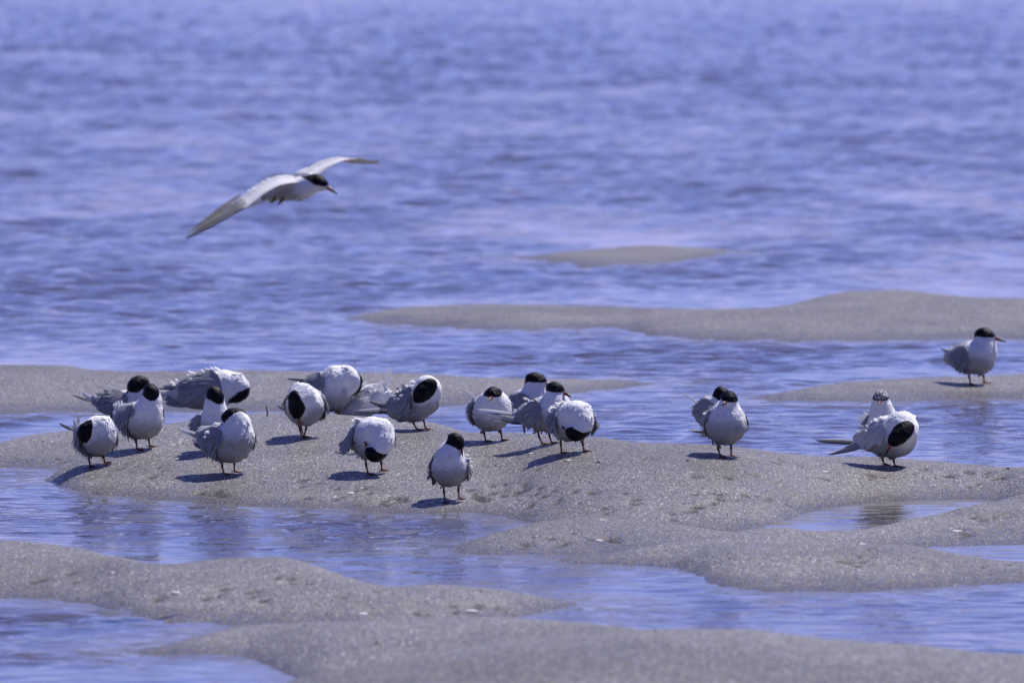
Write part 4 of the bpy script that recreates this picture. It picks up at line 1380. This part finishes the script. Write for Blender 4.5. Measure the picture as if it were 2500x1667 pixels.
# ------------------------------------------------------------------ small things on the sand
def chip(name, px, py, w, d, hgt, mat, label, cat, group, seed, rotz=0.0):
    R = np.random.default_rng(seed)
    p = hit_sand(px, py)
    n, rings = 12, 4
    V, F = [], []
    for r in range(rings):
        t = r / (rings - 1)
        rad = math.cos(t * math.pi / 2 * .96)
        for k in range(n):
            th = 2 * math.pi * k / n
            wob = 1 + .18 * math.sin(2 * th + seed) + .12 * math.sin(3 * th + 2 * seed)
            x, y = w * rad * wob * math.cos(th), d * rad * wob * math.sin(th)
            V.append((x * math.cos(rotz) - y * math.sin(rotz), x * math.sin(rotz) + y * math.cos(rotz), hgt * math.sin(t * math.pi / 2) - .002 + (R.normal(0, .0005))))
    for r in range(rings - 1):
        for k in range(n):
            F.append((r * n + k, r * n + (k + 1) % n, (r + 1) * n + (k + 1) % n, (r + 1) * n + k))
    F.append(tuple(range((rings - 1) * n, rings * n)))
    F.append(tuple(range(n))[::-1])
    o = mesh_np(name, np.array(V), F, mat)
    o.location = p
    o['label'], o['category'] = label, cat
    if group:
        o['group'] = group
    return o


def speck_material(name, c1, c2, rough):
    m, N, L, P = new_mat(name)
    tc = N.new('ShaderNodeTexCoord')
    n = noise_tex(N, L, tc.outputs['Object'], 180, 3, .6)
    L.new(mixc(N, L, n.outputs['Fac'], c1, c2), P.inputs['Base Color'])
    P.inputs['Roughness'].default_value = rough
    return m


M_SHELL = speck_material('bleached_shell', (.50, .49, .48), (.66, .65, .64), .45)
M_PEBBLE = speck_material('dark_pebble', (.02, .02, .022), (.07, .065, .06), .5)
M_TWIG = speck_material('dark_twig', (.03, .025, .02), (.08, .065, .05), .8)
shells = [(1470, 1268, .020, .035, .004, 'white shell flake on bare sand right of the water inlet'),
          (1462, 1318, .020, .030, .004, 'white shell flake just above the water of the centre channel'),
          (2012, 1150, .020, .035, .004, 'white shell flake below the long tail of the large preening tern'),
          (856, 1202, .018, .035, .004, 'thin white shell sliver below the shadow of the doubled-over tern'),
          (1392, 1122, .026, .030, .003, 'pale shell sliver beside the curled tern with ragged wings'),
          (1300, 1106, .020, .025, .003, 'small pale shell flake left of the curled tern'),
          (1150, 1490, .022, .050, .006, 'bright white shell lump on the lower bar by the near channel'),
          (885, 1497, .022, .040, .004, 'long pale shell sliver on the seam of the two lower bars'),
          (432, 1444, .024, .040, .004, 'long pale shell sliver on the lower left bar'),
          (278, 1397, .018, .035, .003, 'faint pale shell sliver high on the lower left bar'),
          (2105, 1327, .020, .035, .004, 'white shell flake on the right-hand bar below the pool'),
          (2335, 1295, .020, .035, .004, 'white shell flake near the right edge between the two pools'),
          (2075, 1108, .018, .02, .003, None)]
for i, (x, y, w, d, h_, lb) in enumerate(shells):
    if lb:
        chip('shell_fragment', x, y, w * .75, d * .6, h_ * .7, M_SHELL, lb, 'shell', 'shell fragments on the sand', 40 + i, random.Random(i).uniform(-.3, .3))
pebbles = [(1213, 1137, 'tiny dark pebble on the sand right of the foremost tern'), (1463, 1128, 'dark speck of a pebble right of the shadow of the curled tern'),
           (2463, 1144, 'dark pebble at the right edge by the channel behind the main bar'), (1600, 1541, 'dark pebble on the crest of the nearest bar'),
           (1174, 1443, 'dark pebble on the crest of the lower left bar near its tip'), (745, 1527, 'blurred dark pebble on the front of the lower bar'),
           (925, 1570, 'blurred dark pebble low on the nearest bar at the bottom'), (1470, 1480, None), (1680, 1125, 'dark pebble in the sand left of the shadow of the square-on tern')]
for i, (x, y, lb) in enumerate(pebbles):
    r = random.Random(i + 9)
    if lb:
        chip('pebble', x, y, r.uniform(.005, .009), r.uniform(.007, .011), r.uniform(.004, .007), M_PEBBLE, lb, 'pebble', 'dark pebbles scattered on the sand', 70 + i)
p = hit_sand(652, 1016)
Vt, Ft = tube([(0, 0, -.01), (.001, 0, .012), (-.001, 0, .024), (-.0035, 0, .036)], [.0026, .0024, .002, .0012], 6)
tw = mesh_np('twig', Vt, Ft, M_TWIG)
tw.location = p
tw['label'], tw['category'] = 'thin dark twig standing upright in the sand left of the bowing tern', 'twig'
